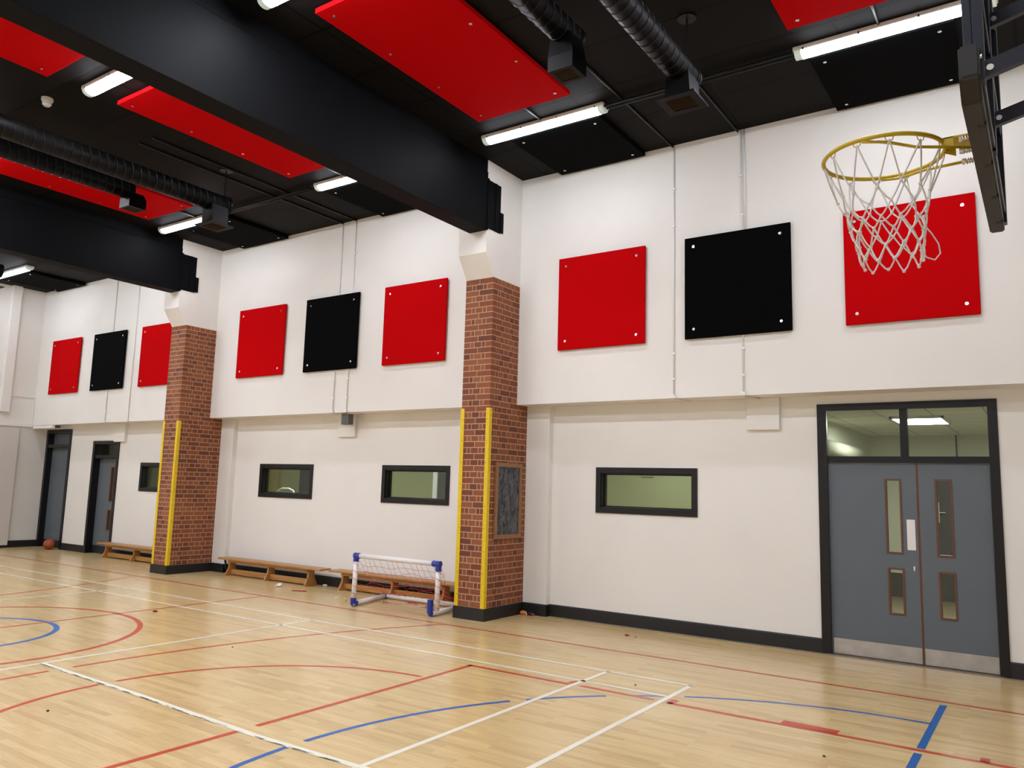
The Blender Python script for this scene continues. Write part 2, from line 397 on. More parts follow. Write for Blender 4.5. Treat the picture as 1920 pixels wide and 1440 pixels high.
bs = [([(-0.812, 7.585), (-0.812, 6.20)], 0.052), ([(-0.812, 6.075), (-0.812, -0.2)], 0.052),
      ([(-0.83, 6.915), (-1.20, 6.91)], 0.042), (arc(-0.829, 3.659, 3.271, 96.5, 122.5), 0.042),
      (arc(-0.829, 3.659, 3.271, 124.5, 130), 0.042), (arc(-0.829, 3.659, 3.271, 134, 146), 0.042),
      (arc(-0.829, 3.659, 3.271, 148.5, 179.2), 0.045), (arc(-0.829, 3.659, 3.271, 180.9, 260), 0.045)]
bs += [mirror(s) for s in bs]
bs += [(arc(CX, CY + 0.015, 0.985, 0, 360, 80), 0.06)]
line_part('blue_court_line', bs, M['b_line'], ZB)
# grey scuffed strip at the foot of the long wall
bm = B(); strip(bm, [(-5.5, 9.09), (0.9, 9.09)], 0.06, 0.0005)
finish('floor_edge_strip', bm, mat('scuffed_grey_edge', (0.30, 0.24, 0.17), 0.5, noise=0.3, nscale=12), floor)

# ------------------------------------------------------------------ ceiling
bm = B(); box(bm, XL - 0.1, XR, YF, WU + 0.25, H, H + 0.15); struct('ceiling', bm, M['ceil'])

# ------------------------------------------------------------------ windows and doors: openings
WIN = [(-4.895, -3.516), (-8.708, -7.342), (-11.70, -10.308), (-15.53, -14.14)]
WZ0, WZ1 = 1.379, 1.965
holes = [(a + 0.03, b - 0.03, WZ0 + 0.03, WZ1 - 0.03) for a, b in WIN]
DOORS = {1: (-2.115, -0.395, 2.69), 2: (-17.46, -16.395, 2.43), 3: (-19.585, -18.44, 2.71)}
holes += [(a + 0.03, b - 0.03, 0, z - 0.03) for a, b, z in DOORS.values()]
bm = B(); slab_with_holes(bm, XL - 0.1, XR, WL, WB, 0, SZ + 0.35, holes); clean(bm)
struct('wall_back', bm, M['wall'])
# upper wall: overhangs the lower one
bm = B(); box(bm, XL - 0.1, XR, WU, WB, SZ, H + 0.1); struct('wall_back_upper', bm, M['wall'])
# the other walls of the hall
bm = B(); box(bm, XL - 0.25, XL, YF, WB, 0, H + 0.1); struct('wall_left', bm, M['wall'])
bm = B(); box(bm, XR, XR + 0.2, YF, WB, 0, H + 0.1); struct('wall_right', bm, M['wall'])
bm = B(); box(bm, XL - 0.25, XR + 0.2, YF - 0.2, YF, 0, H + 0.1); struct('wall_front', bm, M['wall'])
# pilaster strip on end wall, lower lining, ledge
bm = B(); bbox(bm, XL, XL + 0.12, 8.03, 8.23, 3.05, H, 0.01); struct('trim_1', bm, M['wall'])
bm = B(); box(bm, XL, XL + 0.075, YF, 8.50, 0.06, 2.70)
struct('trim_2', bm, mat('pale_lining_board', (0.66, 0.62, 0.58), 0.55))
bm = B(); box(bm, XL, XL + 0.06, YF, 8.50, 0.0, 0.06); struct('baseboard_left', bm, M['skirt'])
bm = B(); box(bm, XL, XL + 0.03, 8.50, WL, 0.0, SK); struct('baseboard_left_return', bm, M['skirt'])
bm = B(); bbox(bm, XL, XL + 0.05, YF, WU, 2.745, 2.80, 0.004)
struct('trim_3', bm, M['wall'])
t = thing('cable_trunking', 'thin white trunking running along the far end wall', 'cable trunking', (XL + 0.01, 5.0, 3.43))
bm = B(); bbox(bm, XL + 0.001, XL + 0.025, 2.0, 8.02, 3.43, 3.455, 0.003); bbox(bm, XL + 0.001, XL + 0.025, 8.24, WU - 0.001, 3.43, 3.455, 0.003); finish('channel', bm, M['whitepipe'], t)
bm = B(); box(bm, XL + 0.001, XL + 0.025, WU - 0.03, WU - 0.005, 2.81, 3.43); finish('drop_channel', bm, M['whitepipe'], t)
t = thing('cable_trunking', 'short white trunking under the soffit above the tall far left door', 'cable trunking', (XL + 0.6, 8.85, SZ - 0.06))
bm = B(); bbox(bm, XL + 0.02, XL + 0.95, 8.80, 8.86, SZ - 0.075, SZ - 0.002, 0.004); finish('channel', bm, M['whitepipe'], t)
bm = B(); bbox(bm, XL + 0.62, XL + 0.90, 8.87, 9.0, SZ - 0.055, SZ, 0.004); finish('junction_box', bm, M['greybox'], t)

# pilasters either side of each column
k = 1
PILS = []
for c in COLS:
    for a, b in ((c - 0.01, c + 0.369), (c - CW - 0.369, c - CW + 0.01)):
        bm = B(); box(bm, a, b, PB, WL + 0.01, 0, SZ); struct('trim_%d' % (3 + k), bm, M['wall']); k += 1
        PILS.append((a, b))
# skirting boards
def skirt(name, segs):
    bm = B()
    for x0, x1, y in segs:
        prism(bm, [(y - 0.017, 0), (y - 0.017, SK - 0.012), (y - 0.008, SK), (y + 0.001, SK), (y + 0.001, 0)], 'x', x0, x1)
    for xa, xb in ((-5.571, -5.556), (-12.421, -12.406), (-6.779, -6.764), (-13.629, -13.614)): box(bm, xa, xb, PB - 0.016, WL, 0, SK - 0.004)
    return struct(name, bm, M['skirt'])
skirt('baseboard_back', [(-5.571, -2.115, WL), (-0.395, XR, WL), (-12.42, -6.764, WL), (-18.44, -17.46, WL), (-16.395, -13.614, WL),
      (-5.96, -5.556, PB), (-12.81, -12.406, PB), (-6.779, -6.39, PB), (-13.629, -13.24, PB)])

# ------------------------------------------------------------------ brick columns
def make_column(c, label):
    t = thing('brick_column', label, 'column', (c - CW / 2, CF + 0.3, 0), 'brick columns along the long wall')
    x0, x1 = c - CW, c
    zb, zt = SK - 0.02, 4.43
    bm = B()
    g = 0.0018
    box(bm, x0 + g, x1 - g, CF + g, PB + 0.05, zb, SZ); box(bm, x0 + g, x1 - g, CF + g, WU + 0.05, SZ, zt)
    finish('mortar', bm, M['mortar'], t)
    bm = B(); ch = 0.0775; n = int(round((zt - SK) / ch)); ch = (zt - SK) / n
    J = 0.0105
    rnd = random.Random(int(abs(c) * 100))
    def brick(xa, xb, ya, yb, z):
        e = rnd.uniform(-0.0008, 0.0012)
        if xb - xa > 0.012 and yb - ya > 0.012:
            box(bm, xa, xb, ya, yb, z + J / 2, z + ch - J / 2)
    for i in range(n):
        z = SK + i * ch; ye = (PB + 0.02 if z + ch < SZ + 0.04 else WU + 0.02)
        D = 0.10
        if i % 2 == 0:      # stretchers on the front, headers on the flanks
            m_ = (x0 + x1) / 2
            brick(x0, m_ - J / 2, CF, CF + 0.1025, z); brick(m_ + J / 2, x1, CF, CF + 0.1025, z)
            for sx in (0, 1):
                y = CF + 0.1025 + J; widths = [0.05] + [0.1025] * 12
                for q, wd in enumerate(widths):
                    if y >= ye - 0.02: break
                    yb = min(y + wd, ye)
                    brick(x1 - D if sx else x0, x1 if sx else x0 + D, y, yb, z); y += wd + J
        else:
            for sx in (0, 1):
                y = CF
                for q in range(6):
                    if y >= ye - 0.02: break
                    yb = min(y + 0.215, ye)
                    brick(x1 - D if sx else x0, x1 if sx else x0 + D, y, yb, z); y += 0.225
            xa = x0 + 0.1 + J
            w_ = (x1 - 0.1 - J) - xa
            cl_ = 0.05; hd = w_ - 2 * cl_ - 2 * J
            for wd in (cl_, hd, cl_):
                brick(xa, xa + wd, CF, CF + 0.1025, z); xa += wd + J
    finish('brickwork', bm, M['brick'], t)
    # plaster head with a splayed corbel
    bm = B()
    prism(bm, [(CF, 4.43), (7.98, 4.722), (7.968, 5.010), (7.968, 5.012), (WU + 0.02, 5.012), (WU + 0.02, 4.43)], 'x', x0, x1)
    box(bm, x0, x1 - 0.0, 7.966, WU + 0.02, 5.012, H + 0.01)
    finish('plaster_head', bm, M['plaster'], t)
    bm = B(); s = 0.018
    box(bm, x0 - s, x1 + s, CF - s, PB, 0, SK - 0.006); box(bm, x0 - s + 0.004, x1 + s - 0.004, CF - s + 0.004, PB, SK - 0.006, SK)
    finish('plinth', bm, M['skirt'], t)
    for sx in (0, 1):
        bm = B(); tt = 0.008; z0, z1 = SK, 2.69; wd = 0.050
        xx = x1 if sx else x0; d = 1 if sx else -1
        pts = [(xx + d * tt, CF - tt), (xx - d * wd, CF - tt), (xx - d * wd, CF - 0.0005), (xx + d * 0.0005, CF - 0.0005), (xx + d * 0.0005, CF + wd), (xx + d * tt, CF + wd)]
        prism(bm, pts, 'z', z0, z1)
        gd = finish('corner_guard', bm, M['yellow'], t); gd['label'] = 'yellow painted corner guard'
        many('screw', lambda b_: disc(b_, (0, 0, 0), 0.005, 'y', 0.002, 8), [(xx - d * 0.026, CF - tt - 0.001, 0.3 + q * 0.28) for q in range(9)], M['darkscrap'], gd)
        if sx: many('screw', lambda b_: disc(b_, (0, 0, 0), 0.005, 'x', 0.002, 8), [(xx + tt + 0.001, CF + 0.026, 0.35 + q * 0.28) for q in range(9)], M['darkscrap'], gd)
    return t
make_column(COLS[1], 'brick column with yellow corner guards and a blackboard on its side')
make_column(COLS[0], 'farther brick column with yellow corner guards, between two benches')

# ------------------------------------------------------------------ roof beams
def make_beam(c, label):
    t = thing('roof_beam', label, 'beam', (c - 0.13, 3.5, 5.008), 'black roof beams')
    xr = c + 0.004; xl = c - 0.268
    bm = B(); y1 = 7.966
    prism(bm, [(xl, 5.02), (xl, 5.80), (xl + 0.012, 5.81), (xl + 0.012, H), (xr - 0.012, H), (xr - 0.012, 5.81), (xr, 5.80), (xr, 5.02)], 'y', YF, y1)
    finish('web', bm, M['beam'], t)
    bm = B(); bbox(bm, xl - 0.006, xr + 0.006, YF, y1, 5.008, 5.022, 0.003); finish('bottom_flange', bm, M['beam'], t)
    bm = B(); bbox(bm, xl - 0.006, xr + 0.006, YF, y1, 5.785, 5.80, 0.003); finish('top_flange', bm, M['beam'], t)
    bm = B()
    box(bm, xr - 0.1, xr + 0.003, y1 - 0.002, 8.268, 5.045, 5.705)
    box(bm, xr - 0.1, xr + 0.012, y1 + 0.0, y1 + 0.02, 5.02, 5.72)
    box(bm, xr - 0.1, xr + 0.012, y1 + 0.18, y1 + 0.20, 5.045, 5.705)
    box(bm, xr - 0.1, xr + 0.016, 8.262, 8.325, 5.06, 5.335)
    for z in (5.13, 5.26): disc(bm, (xr + 0.016, 8.30, z), 0.012, 'x', 0.01, 6)
    finish('end_plate', bm, M['beam'], t)
    return t
make_beam(COLS[1], 'nearest black roof beam resting on the column with the blackboard')
make_beam(COLS[0], 'farther black roof beam resting on the farther brick column')

# ------------------------------------------------------------------ acoustic panels
def screws(t, pts, axis, off):
    for p in pts:
        bm = B(); q = [0, 0, 0]
        disc(bm, p, 0.017, axis, 0.006, 14)
        q = list(p); q['xyz'.index(axis)] += off
        disc(bm, q, 0.006, axis, 0.004, 8)
        s = finish('fixing_screw', bm, M['steel'], t)
def wall_panel(xa, xb, colour, label):
    z0, z1 = 3.483, 4.7245
    t = thing('acoustic_panel', label, 'acoustic panel', ((xa + xb) / 2, 8.77, z0), 'square acoustic panels on the long wall')
    bm = B(); bbox(bm, xa, xb, 8.744, 8.7725, z0, z1, 0.006, 2)
    finish('padded_board', bm, M['red' if colour == 'red' else 'blackfab'], t)
    i = 0.115
    many('standoff', lambda b_: disc(b_, (0, 0, 0), 0.02, 'y', 0.0215, 12), [(x, 8.783, z) for x in (xa + i, xb - i) for z in (z0 + i, z1 - i)], M['steel'], t)
    screws(t, [(x, 8.742, z) for x in (xa + i, xb - i) for z in (z0 + i, z1 - i)], 'y', -0.004)
wall_panel(-5.287, -4.035, 'red', 'red square wall panel just right of the blackboard column')
wall_panel(-3.516, -2.264, 'black', 'largest black square wall panel, between two red ones, white pipes above it')
wall_panel(-1.708, -0.469, 'red', 'red square wall panel behind the basketball net')
wall_panel(-12.06, -10.80, 'red', 'red square wall panel just right of the farther brick column')
wall_panel(-10.266, -9.021, 'black', 'black square wall panel in the middle bay, two pipes leaving below it')
wall_panel(-8.46, -7.21, 'red', 'red square wall panel just left of the blackboard column')
wall_panel(-18.92, -17.66, 'red', 'red square wall panel farthest left, nearest the end wall')
wall_panel(-17.10, -15.83, 'black', 'farthest and smallest black square wall panel, in the left bay')
wall_panel(-15.236, -13.98, 'red', 'red square wall panel partly hidden by the farther brick column')

def ceil_panel(xa, ya, yb, colour, label, group):
    xb = xa + 1.235; z0 = 5.905
    t = thing('ceiling_panel', label, 'acoustic panel', ((xa + xb) / 2, (ya + yb) / 2, H), group)
    bm = B(); bbox(bm, xa, xb, ya, yb, z0, z0 + 0.05, 0.004, 2)
    for x in (xa + .2, xb - .2):
        for y in (ya + .2, yb - .2): box(bm, x - .02, x + .02, y - .02, y + .02, z0 + .05, H)
    finish('padded_board', bm, M['red' if colour == 'red' else 'blackfab'], t)
    n = 4 if yb - ya > 2 else 2
    i = 0.12
    screws(t, [(x, ya + i + (yb - ya - 2 * i) * k_ / (n - 1), z0 - 0.002) for x in (xa + i, xb - i) for k_ in range(n)], 'z', -0.004)
GR = 'red ceiling panels'; GK = 'black ceiling panels'
ceil_panel(-5.313, 4.41, 6.905, 'red', 'largest red ceiling panel, right of the nearest roof beam', GR)
ceil_panel(-1.78, 4.41, 6.905, 'red', 'red ceiling panel cut off at the top edge above the basketball hoop', GR)
ceil_panel(-8.63, 4.41, 6.905, 'red', 'long red ceiling panel just left of the nearest roof beam', GR)
ceil_panel(-12.145, 4.41, 6.905, 'red', 'red ceiling panel behind the duct, nearer the farther beam', GR)
ceil_panel(-8.67, 1.17, 3.665, 'red', 'red ceiling panel corner in the top left of the photo', GR)
ceil_panel(-5.28, 7.515, 8.755, 'black', 'black ceiling panel behind the lamp right of the nearest beam', GK)
ceil_panel(-1.735, 7.515, 8.755, 'black', 'black ceiling panel above the basketball hoop by the wall', GK)
ceil_panel(-8.60, 7.515, 8.755, 'black', 'black ceiling panel seen below the small lamp left of the nearest beam', GK)
ceil_panel(-12.10, 7.515, 8.755, 'black', 'black ceiling panel beside the duct outlet near the farther beam', GK)
ceil_panel(-18.95, 7.515, 8.755, 'black', 'black ceiling panel in the far left corner of the hall', GK)

# ------------------------------------------------------------------ ceiling lights
def make_light(x, y, label):
    L = 1.69; t = thing('ceiling_light', label, 'ceiling light', (x + L / 2, y, H), 'fluorescent ceiling lights')
    bm = B(); bbox(bm, x, x + L, y - 0.08, y + 0.08, 5.925, H, 0.012, 2); finish('housing', bm, M['whitepl'], t)
    pts = [(y + 0.072 * math.cos(a), 5.93 + 0.055 * math.sin(a)) for a in [PI + PI * k / 12 for k in range(13)]]
    bm = B(); prism(bm, pts, 'x', x + 0.075, x + L - 0.075); bm.normal_update()
    bmesh.ops.recalc_face_normals(bm, faces=bm.faces[:])
    for f in bm.faces: f.material_index = 0 if f.normal.z < -0.62 else 1
    finish('diffuser', bm, [M['lamp_wall'] if y > 7 else M['lamp'], M['lampside']], t, False)
    for a, b in ((x + 0.012, x + 0.075), (x + L - 0.075, x + L - 0.012)):
        bm = B(); prism(bm, pts, 'x', a, b); finish('end_cap', bm, M['lampend'], t)
    many('clip', lambda b_: box(b_, -0.008, 0.008, -0.004, 0.004, 5.915 - 5.93, 5.94 - 5.93), [(x + 0.1 + (L - 0.2) * k / 3, y + s * 0.083, 5.93) for k in range(4) for s in (-1, 1)], M['steel'], t)
    return t
LY = (7.40, 4.10, 0.80)
make_light(-5.59, LY[0], 'long lit fluorescent light just right of the nearest roof beam')
make_light(-1.845, LY[0], 'largest lit fluorescent light, behind the basketball backboard')
make_light(-5.63, 4.08, 'lit fluorescent light cut off by the top edge left of centre')
make_light(-8.62, LY[0], 'small lit fluorescent light below the red panel, left of the nearest beam')
make_light(-8.68, 4.10, 'lit fluorescent light between two red ceiling panels at upper left')
make_light(-12.56, LY[0], 'lit fluorescent light near the farther beam and duct outlet')
make_light(-1.845, 4.10, 'lit fluorescent light over the basketball hoop')
make_light(-12.56, 4.10, 'lit fluorescent light beyond the left edge, between the roof beams')
make_light(-19.0, LY[0], 'lit fluorescent light in the far left bay near the end wall')
make_light(-15.4, LY[0], 'lit fluorescent light in the far bay hidden by the farther beam')
make_light(-19.0, 4.10, 'lit fluorescent light in the far bay, middle row by the end wall')
make_light(-15.4, 4.10, 'lit fluorescent light in the far bay, middle row by the farther beam')
for b in range(3):
    make_light(-5.59 - 6.85 * b, 0.80, ['lit fluorescent light of the row behind the camera, nearest bay', 'lit fluorescent light of the row behind the camera, middle bay', 'lit fluorescent light of the row behind the camera, far bay'][b])
    make_light(-1.845 - 6.85 * b, 0.80, ['lit fluorescent light above the photographer', 'lit fluorescent light of the near row left of the nearest beam', 'lit fluorescent light of the near row in the far bay'][b])

# ------------------------------------------------------------------ smoke detector
t = thing('smoke_detector', 'white smoke detector on black ceiling at upper left', 'smoke detector', (-9.33, 3.97, H))
bm = B()
tube(bm, [(-9.33, 3.97, H), (-9.33, 3.97, H - 0.03), (-9.33, 3.97, H - 0.031)], [0.062, 0.062, 0.05], 24); finish('base', bm, M['whitepl'], t)
bm = B(); tube(bm, [(-9.33, 3.97, H - 0.03), (-9.33, 3.97, H - 0.075), (-9.33, 3.97, H - 0.095)], [0.05, 0.047, 0.03], 24); finish('sensor_head', bm, M['whitepl'], t)

# ------------------------------------------------------------------ ducts
def duct(name_label, x, z, r, yend, outlet, gsize, gx, gy, gz, hanger=True, inline=True):
    t = thing('air_duct', name_label, 'duct', (x, yend - 2, z))
    bm = B(); y0 = YF
    tube(bm, [(x, y0, z), (x, yend, z)], r, 32)
    o = finish('spiral_pipe', bm, M['duct'], t, True)
    bm = B()
    n = int((yend - y0) / 0.105)
    for k in range(n):
        y = yend - 0.05 - k * 0.105; pts = []
        for q in range(25):
            a = 2 * PI * q / 24; pts.append((x + (r + 0.001) * math.cos(a), y - 0.105 * q / 24, z + (r + 0.001) * math.sin(a)))
        tube(bm, pts, 0.0035, 4, caps=False)
    finish('spiral_seam', bm, mat('dark_duct_seam', (0.003, 0.003, 0.003), 0.5) if 'dark_duct_seam' not in bpy.data.materials else bpy.data.materials['dark_duct_seam'], t)
    bm = B(); tube(bm, [(x, yend - 0.005, z), (x, yend + 0.03, z), (x, yend + 0.032, z)], [r + 0.008, r + 0.008, r * 0.9], 32); finish('end_cap', bm, M['duct'], t)
    # neck and outlet
    g = gsize / 2
    bm = B()
    nz = z - r * 0.3; nw = r * 0.86
    if outlet == 'flange':
        a = [(x - nw, gy - g * 0.75, nz), (x + nw, gy - g * 0.75, nz), (x + nw, gy + g * 0.75, nz), (x - nw, gy + g * 0.75, nz)]
        lo = [(gx - g * 0.72, gy - g * 0.72, gz + 0.03), (gx + g * 0.72, gy - g * 0.72, gz + 0.03), (gx + g * 0.72, gy + g * 0.72, gz + 0.03), (gx - g * 0.72, gy + g * 0.72, gz + 0.03)]
    else:
        a = [(x - nw, gy - g * 0.8, nz), (x + nw, gy - g * 0.8, nz), (x + nw, gy + g * 0.8, nz), (x - nw, gy + g * 0.8, nz)]
        lo = [(gx - g, gy - g, gz + 0.13), (gx + g, gy - g, gz + 0.13), (gx + g, gy + g, gz + 0.13), (gx - g, gy + g, gz + 0.13)]
    va = [bm.verts.new(p) for p in a]; vl = [bm.verts.new(p) for p in lo]
    bm.faces.new(va); bm.faces.new(vl[::-1])
    for i in range(4): bm.faces.new((va[i], va[(i + 1) % 4], vl[(i + 1) % 4], vl[i]))
    if outlet != 'flange': box(bm, gx - g, gx + g, gy - g, gy + g, gz + 0.015, gz + 0.131)
    finish('outlet_neck', bm, M['duct'], t)
    bm = B(); e = g + (0.015 if outlet == 'flange' else 0.0); q = g * 0.68
    for (a0, a1, b0, b1) in ((-e, e, -e, -q), (-e, e, q, e), (-e, -q, -q, q), (q, e, -q, q)):
        box(bm, gx + a0, gx + a1, gy + b0, gy + b1, gz, gz + 0.015)
    gr = finish('grille_frame', bm, M['duct'], t)
    bm = B(); nsl = 9
    for k in range(nsl):
        yy = gy - q + 2 * q * (k + 0.5) / nsl
        prism(bm, [(yy - 0.008, gz + 0.004), (yy + 0.006, gz + 0.022), (yy + 0.008, gz + 0.020), (yy - 0.006, gz + 0.002)], 'x', gx - q, gx + q)
    s = finish('slat', bm, mat('bronze_grille_slat', (0.06, 0.035, 0.015), 0.4, metal=0.3) if 'bronze_grille_slat' not in bpy.data.materials else bpy.data.materials['bronze_grille_slat'], gr); s.location = (0, 0, 0)
    if hanger:
        for yh in ((yend - 0.03, 2.0) if outlet == 'flange' else (3.2,)):
            bm = B(); tube(bm, [(x, yh, H - 0.012), (x, yh, z + r - 0.01)], 0.009, 8)
            tube(bm, [(x, yh, H), (x, yh, H - 0.014)], 0.085, 20)
            tube(bm, [(x + (r + 0.004) * math.cos(a), yh, z + (r + 0.004) * math.sin(a)) for a in [2 * PI * q_ / 24 for q_ in range(24)]], 0.006, 6, closed=True)
            finish('hanger', bm, M['blackpipe'], t)
    return t
duct('black spiral duct with square grille right of the largest red ceiling panel', -2.525, 5.39, 0.115, 6.37, 'flange', 0.33, -2.53, 6.24, 5.10)
duct('black duct with boxy outlet beside the largest red ceiling panel', -3.17, 5.47, 0.112, 5.38, 'box', 0.235, -3.155, 5.285, 5.10)
duct('long black duct ending beside the lamp near the farther beam', -9.33, 5.46, 0.125, 6.40, 'flange', 0.34, -9.33, 6.25, 5.12)
duct('black duct with boxy outlet in front of the farther red ceiling panel', -10.0, 5.47, 0.112, 5.38, 'box', 0.235, -9.98, 5.44, 5.23)
duct('black duct outlet against the far left corner of the ceiling', -16.22, 5.46, 0.125, 6.40, 'flange', 0.34, -16.2, 6.25, 5.12)

# ------------------------------------------------------------------ conduits
def conduit(label, runs, m, clips=(), r=0.0105, loc=None, cat='conduit', group=None, ends=()):
    t = thing('conduit', label, cat, loc or runs[0][0], group)
    bm = B()
    for q in runs: tube(bm, q, r, 10)
    finish('pipe', bm, m, t, True)
    if clips:
        for c_ in clips:
            bm = B(); bbox(bm, c_[0] - 0.022, c_[0] + 0.022, c_[1] - 0.016, c_[1] + 0.004, c_[2] - 0.012, c_[2] + 0.012, 0.003); finish('saddle_clip', bm, m, t)
    for e_ in ends:
        bm = B(); bbox(bm, e_[0] - 0.03, e_[0] + 0.03, e_[1] - 0.02, e_[1] + 0.02, e_[2] - 0.02, e_[2] + 0.02, 0.004); finish('terminal_box', bm, m, t)
    return t
yw = WU - 0.0105
def wall_pipe(x, label, clabel, bend=0):
    conduit(label, [[(x, yw, H - 0.01), (x, yw, SZ + 0.01)]], M['whitepipe'], r=0.0095,
            clips=[(x, yw + 0.006, z) for z in (5.40, 4.92, 3.33, 3.02)], loc=(x, yw, SZ), group='white conduits down the long wall', ends=[(x, WU - 0.022, SZ + 0.015)])
    o = bpy.data.objects; bm = B(); tube(bm, [(x, WU + 0.01, SZ - 0.011), (x + 0.02, WU + 0.10, SZ - 0.011), (x + 0.10 + bend, WU + 0.26, SZ - 0.011)], 0.0095, 8)
    recentre(tag(finish('cable', bm, M['whitepipe'], None, True), clabel, 'cable'), (x, WU + 0.1, SZ - 0.011))
wall_pipe(-3.668, 'white pipe down the wall left of the largest black panel', 'white cable under soffit above the window nearest the double doors')
wall_pipe(-2.825, 'white pipe down the wall behind the largest black panel', 'white cable under soffit by the cover box left of the double doors')
conduit('second white pipe paired above the largest black wall panel', [[(-2.785, yw, H - 0.01), (-2.785, yw, 4.735)]], M['whitepipe'], r=0.0095, loc=(-2.785, yw, 4.6))
wall_pipe(-9.525, 'left one of two white pipes behind the middle black panel', 'white cable under the middle bay soffit, left of the grey box')
wall_pipe(-9.215, 'right one of two white pipes behind the middle black panel', 'white cable under the middle bay soffit, above the grey box')
wall_pipe(-16.42, 'white pipe behind the farthest black wall panel', 'white cable under soffit above the far single door')
wall_pipe(-15.54, 'white pipe between the farthest black and red wall panels', 'white cable under soffit between far single door and farther column')
for x, label in ((-3.69, 'black pipe along the ceiling to the left wall pipe of the near bay'), (-2.865, 'black pipe along the ceiling to the pipe above the largest black wall panel'),
          (-9.53, 'black pipe along the middle bay ceiling, left of a pair'), (-9.225, 'black pipe along the middle bay ceiling, right of a pair')):
    conduit(label, [[(x, 5.2, H - 0.014), (x, WU - 0.005, H - 0.014)]], M['blackpipe'], r=0.014, loc=(x, 7, H - 0.02), clips=[(x, y, H - 0.012) for y in (5.8, 6.9, 8.0)])
for b, lb in ((0, 'near bay'), (1, 'middle bay')):
    dx = -BAY * b
    conduit('pair of black pipes across the ceiling linking the lights, ' + lb, [[(-3.895 + dx, 7.41, H - 0.050), (-1.85 + dx, 7.41, H - 0.050)], [(-3.895 + dx, 7.35, H - 0.050), (-1.85 + dx, 7.35, H - 0.050)]],
            M['blackpipe'], r=0.017, loc=(-2.8 + dx, 7.4, H), clips=[(x + dx, 7.41, H - 0.030) for x in (-3.4, -2.3)])
for x, nm in ((-4.72, 'short grey pipe from the largest red ceiling panel to the lamp'), (-1.08, 'short grey pipe above the largest lamp by the hoop'), (-8.0, 'short pipe from the long red ceiling panel to the small lamp'), (-11.45, 'short pipe from the farther red ceiling panel to the lamp')):
    conduit(nm, [[(x, 6.7, H - 0.012), (x, 7.34, H - 0.012)]], M['blackpipe'], r=0.012, loc=(x, 7, H))

# boxes under the soffit
def wall_box(xa, xb, z0, label, y0=9.10):
    t = thing('cover_box', label, 'wall box', ((xa + xb) / 2, WL, z0))
    bm = B(); bbox(bm, xa, xb, y0, WL + 0.002, z0, SZ if z0 < 2.5 else SZ - 0.2, 0.006); finish('cover', bm, M['wall'], t)
    return t
wall_box(-2.90, -2.52, 2.415, 'white cover box under the soffit left of the double doors')
t = wall_box(-9.73, -9.33, 2.415, 'white cover box under the soffit of the middle bay')
wall_box(-16.55, -16.14, 2.40, 'white cover box over the corner of the far single door', 9.08)
t = thing('grey_box', 'small grey fabric-looking box hung under soffit on white cover box', 'box', (-9.30, 8.88, 2.6))
bm = B(); bbox(bm, -9.40, -9.235, 8.86, 8.97, 2.60, 2.775, 0.008); finish('case', bm, M['greybox'], t)
bm = B(); box(bm, -9.33, -9.30, 8.90, 8.93, 2.77, SZ); finish('bracket', bm, M['greybox'], t)

# ------------------------------------------------------------------ windows
def frame_ring(bm, a, b, z0, z1, wd, y0, y1):
    box(bm, a, b, y0, y1, z1 - wd, z1); box(bm, a, b, y0, y1, z0, z0 + wd)
    box(bm, a, a + wd, y0, y1, z0 + wd, z1 - wd); box(bm, b - wd, b, y0, y1, z0 + wd, z1 - wd)
def parent_struct(name, loc):
    o = bpy.data.objects.new(name, None); C.objects.link(o); o.location = loc; o['_org'] = tuple(loc); o['kind'] = 'structure'; o.empty_display_size = 0.1
    return o
for i, (a, b) in enumerate(WIN):
    wo = parent_struct('window_%d' % (i + 1), ((a + b) / 2, WL, WZ0))
    bm = B(); frame_ring(bm, a, b, WZ0, WZ1, 0.068, WL - 0.016, WL + 0.004)
    frame_ring(bm, a + 0.03, b - 0.03, WZ0 + 0.03, WZ1 - 0.03, 0.05, WL + 0.003, WB + 0.01)
    finish('window_frame', bm, M['joinery'], wo)
    bm = B(); frame_ring(bm, a + 0.075, b - 0.075, WZ0 + 0.075, WZ1 - 0.075, 0.02, WL + 0.07, WL + 0.12); finish('glazing_bead', bm, M['joinery'], wo)
    bm = B(); box(bm, a + 0.08, b - 0.08, WL + 0.092, WL + 0.098, WZ0 + 0.08, WZ1 - 0.08); finish('glass_pane', bm, M['glass'], wo)

# ------------------------------------------------------------------ doors
def vision(leaf, xa, xb, z0, z1, yf, yb):
    bm = B(); frame_ring(bm, xa, xb, z0, z1, 0.018, yf - 0.008, yb + 0.008); f = finish('glazing_frame', bm, M['lipping'], leaf); f.location = (0, 0, 0)
    bm = B(); box(bm, xa + 0.015, xb - 0.015, yf + 0.018, yf + 0.024, z0 + 0.015, z1 - 0.015); g = finish('glass_pane', bm, M['glass'], leaf); g.location = (0, 0, 0)
def leaf_mesh(xa, xb, z0, z1, yf, yb, vis):
    bm = B(); slab_with_holes(bm, xa, xb, yf, yb, z0, z1, [(v[0] + 0.009, v[1] - 0.009, v[2] + 0.009, v[3] - 0.009) for v in vis]); clean(bm)
    return bm
YD0, YD1 = 9.172, 9.216
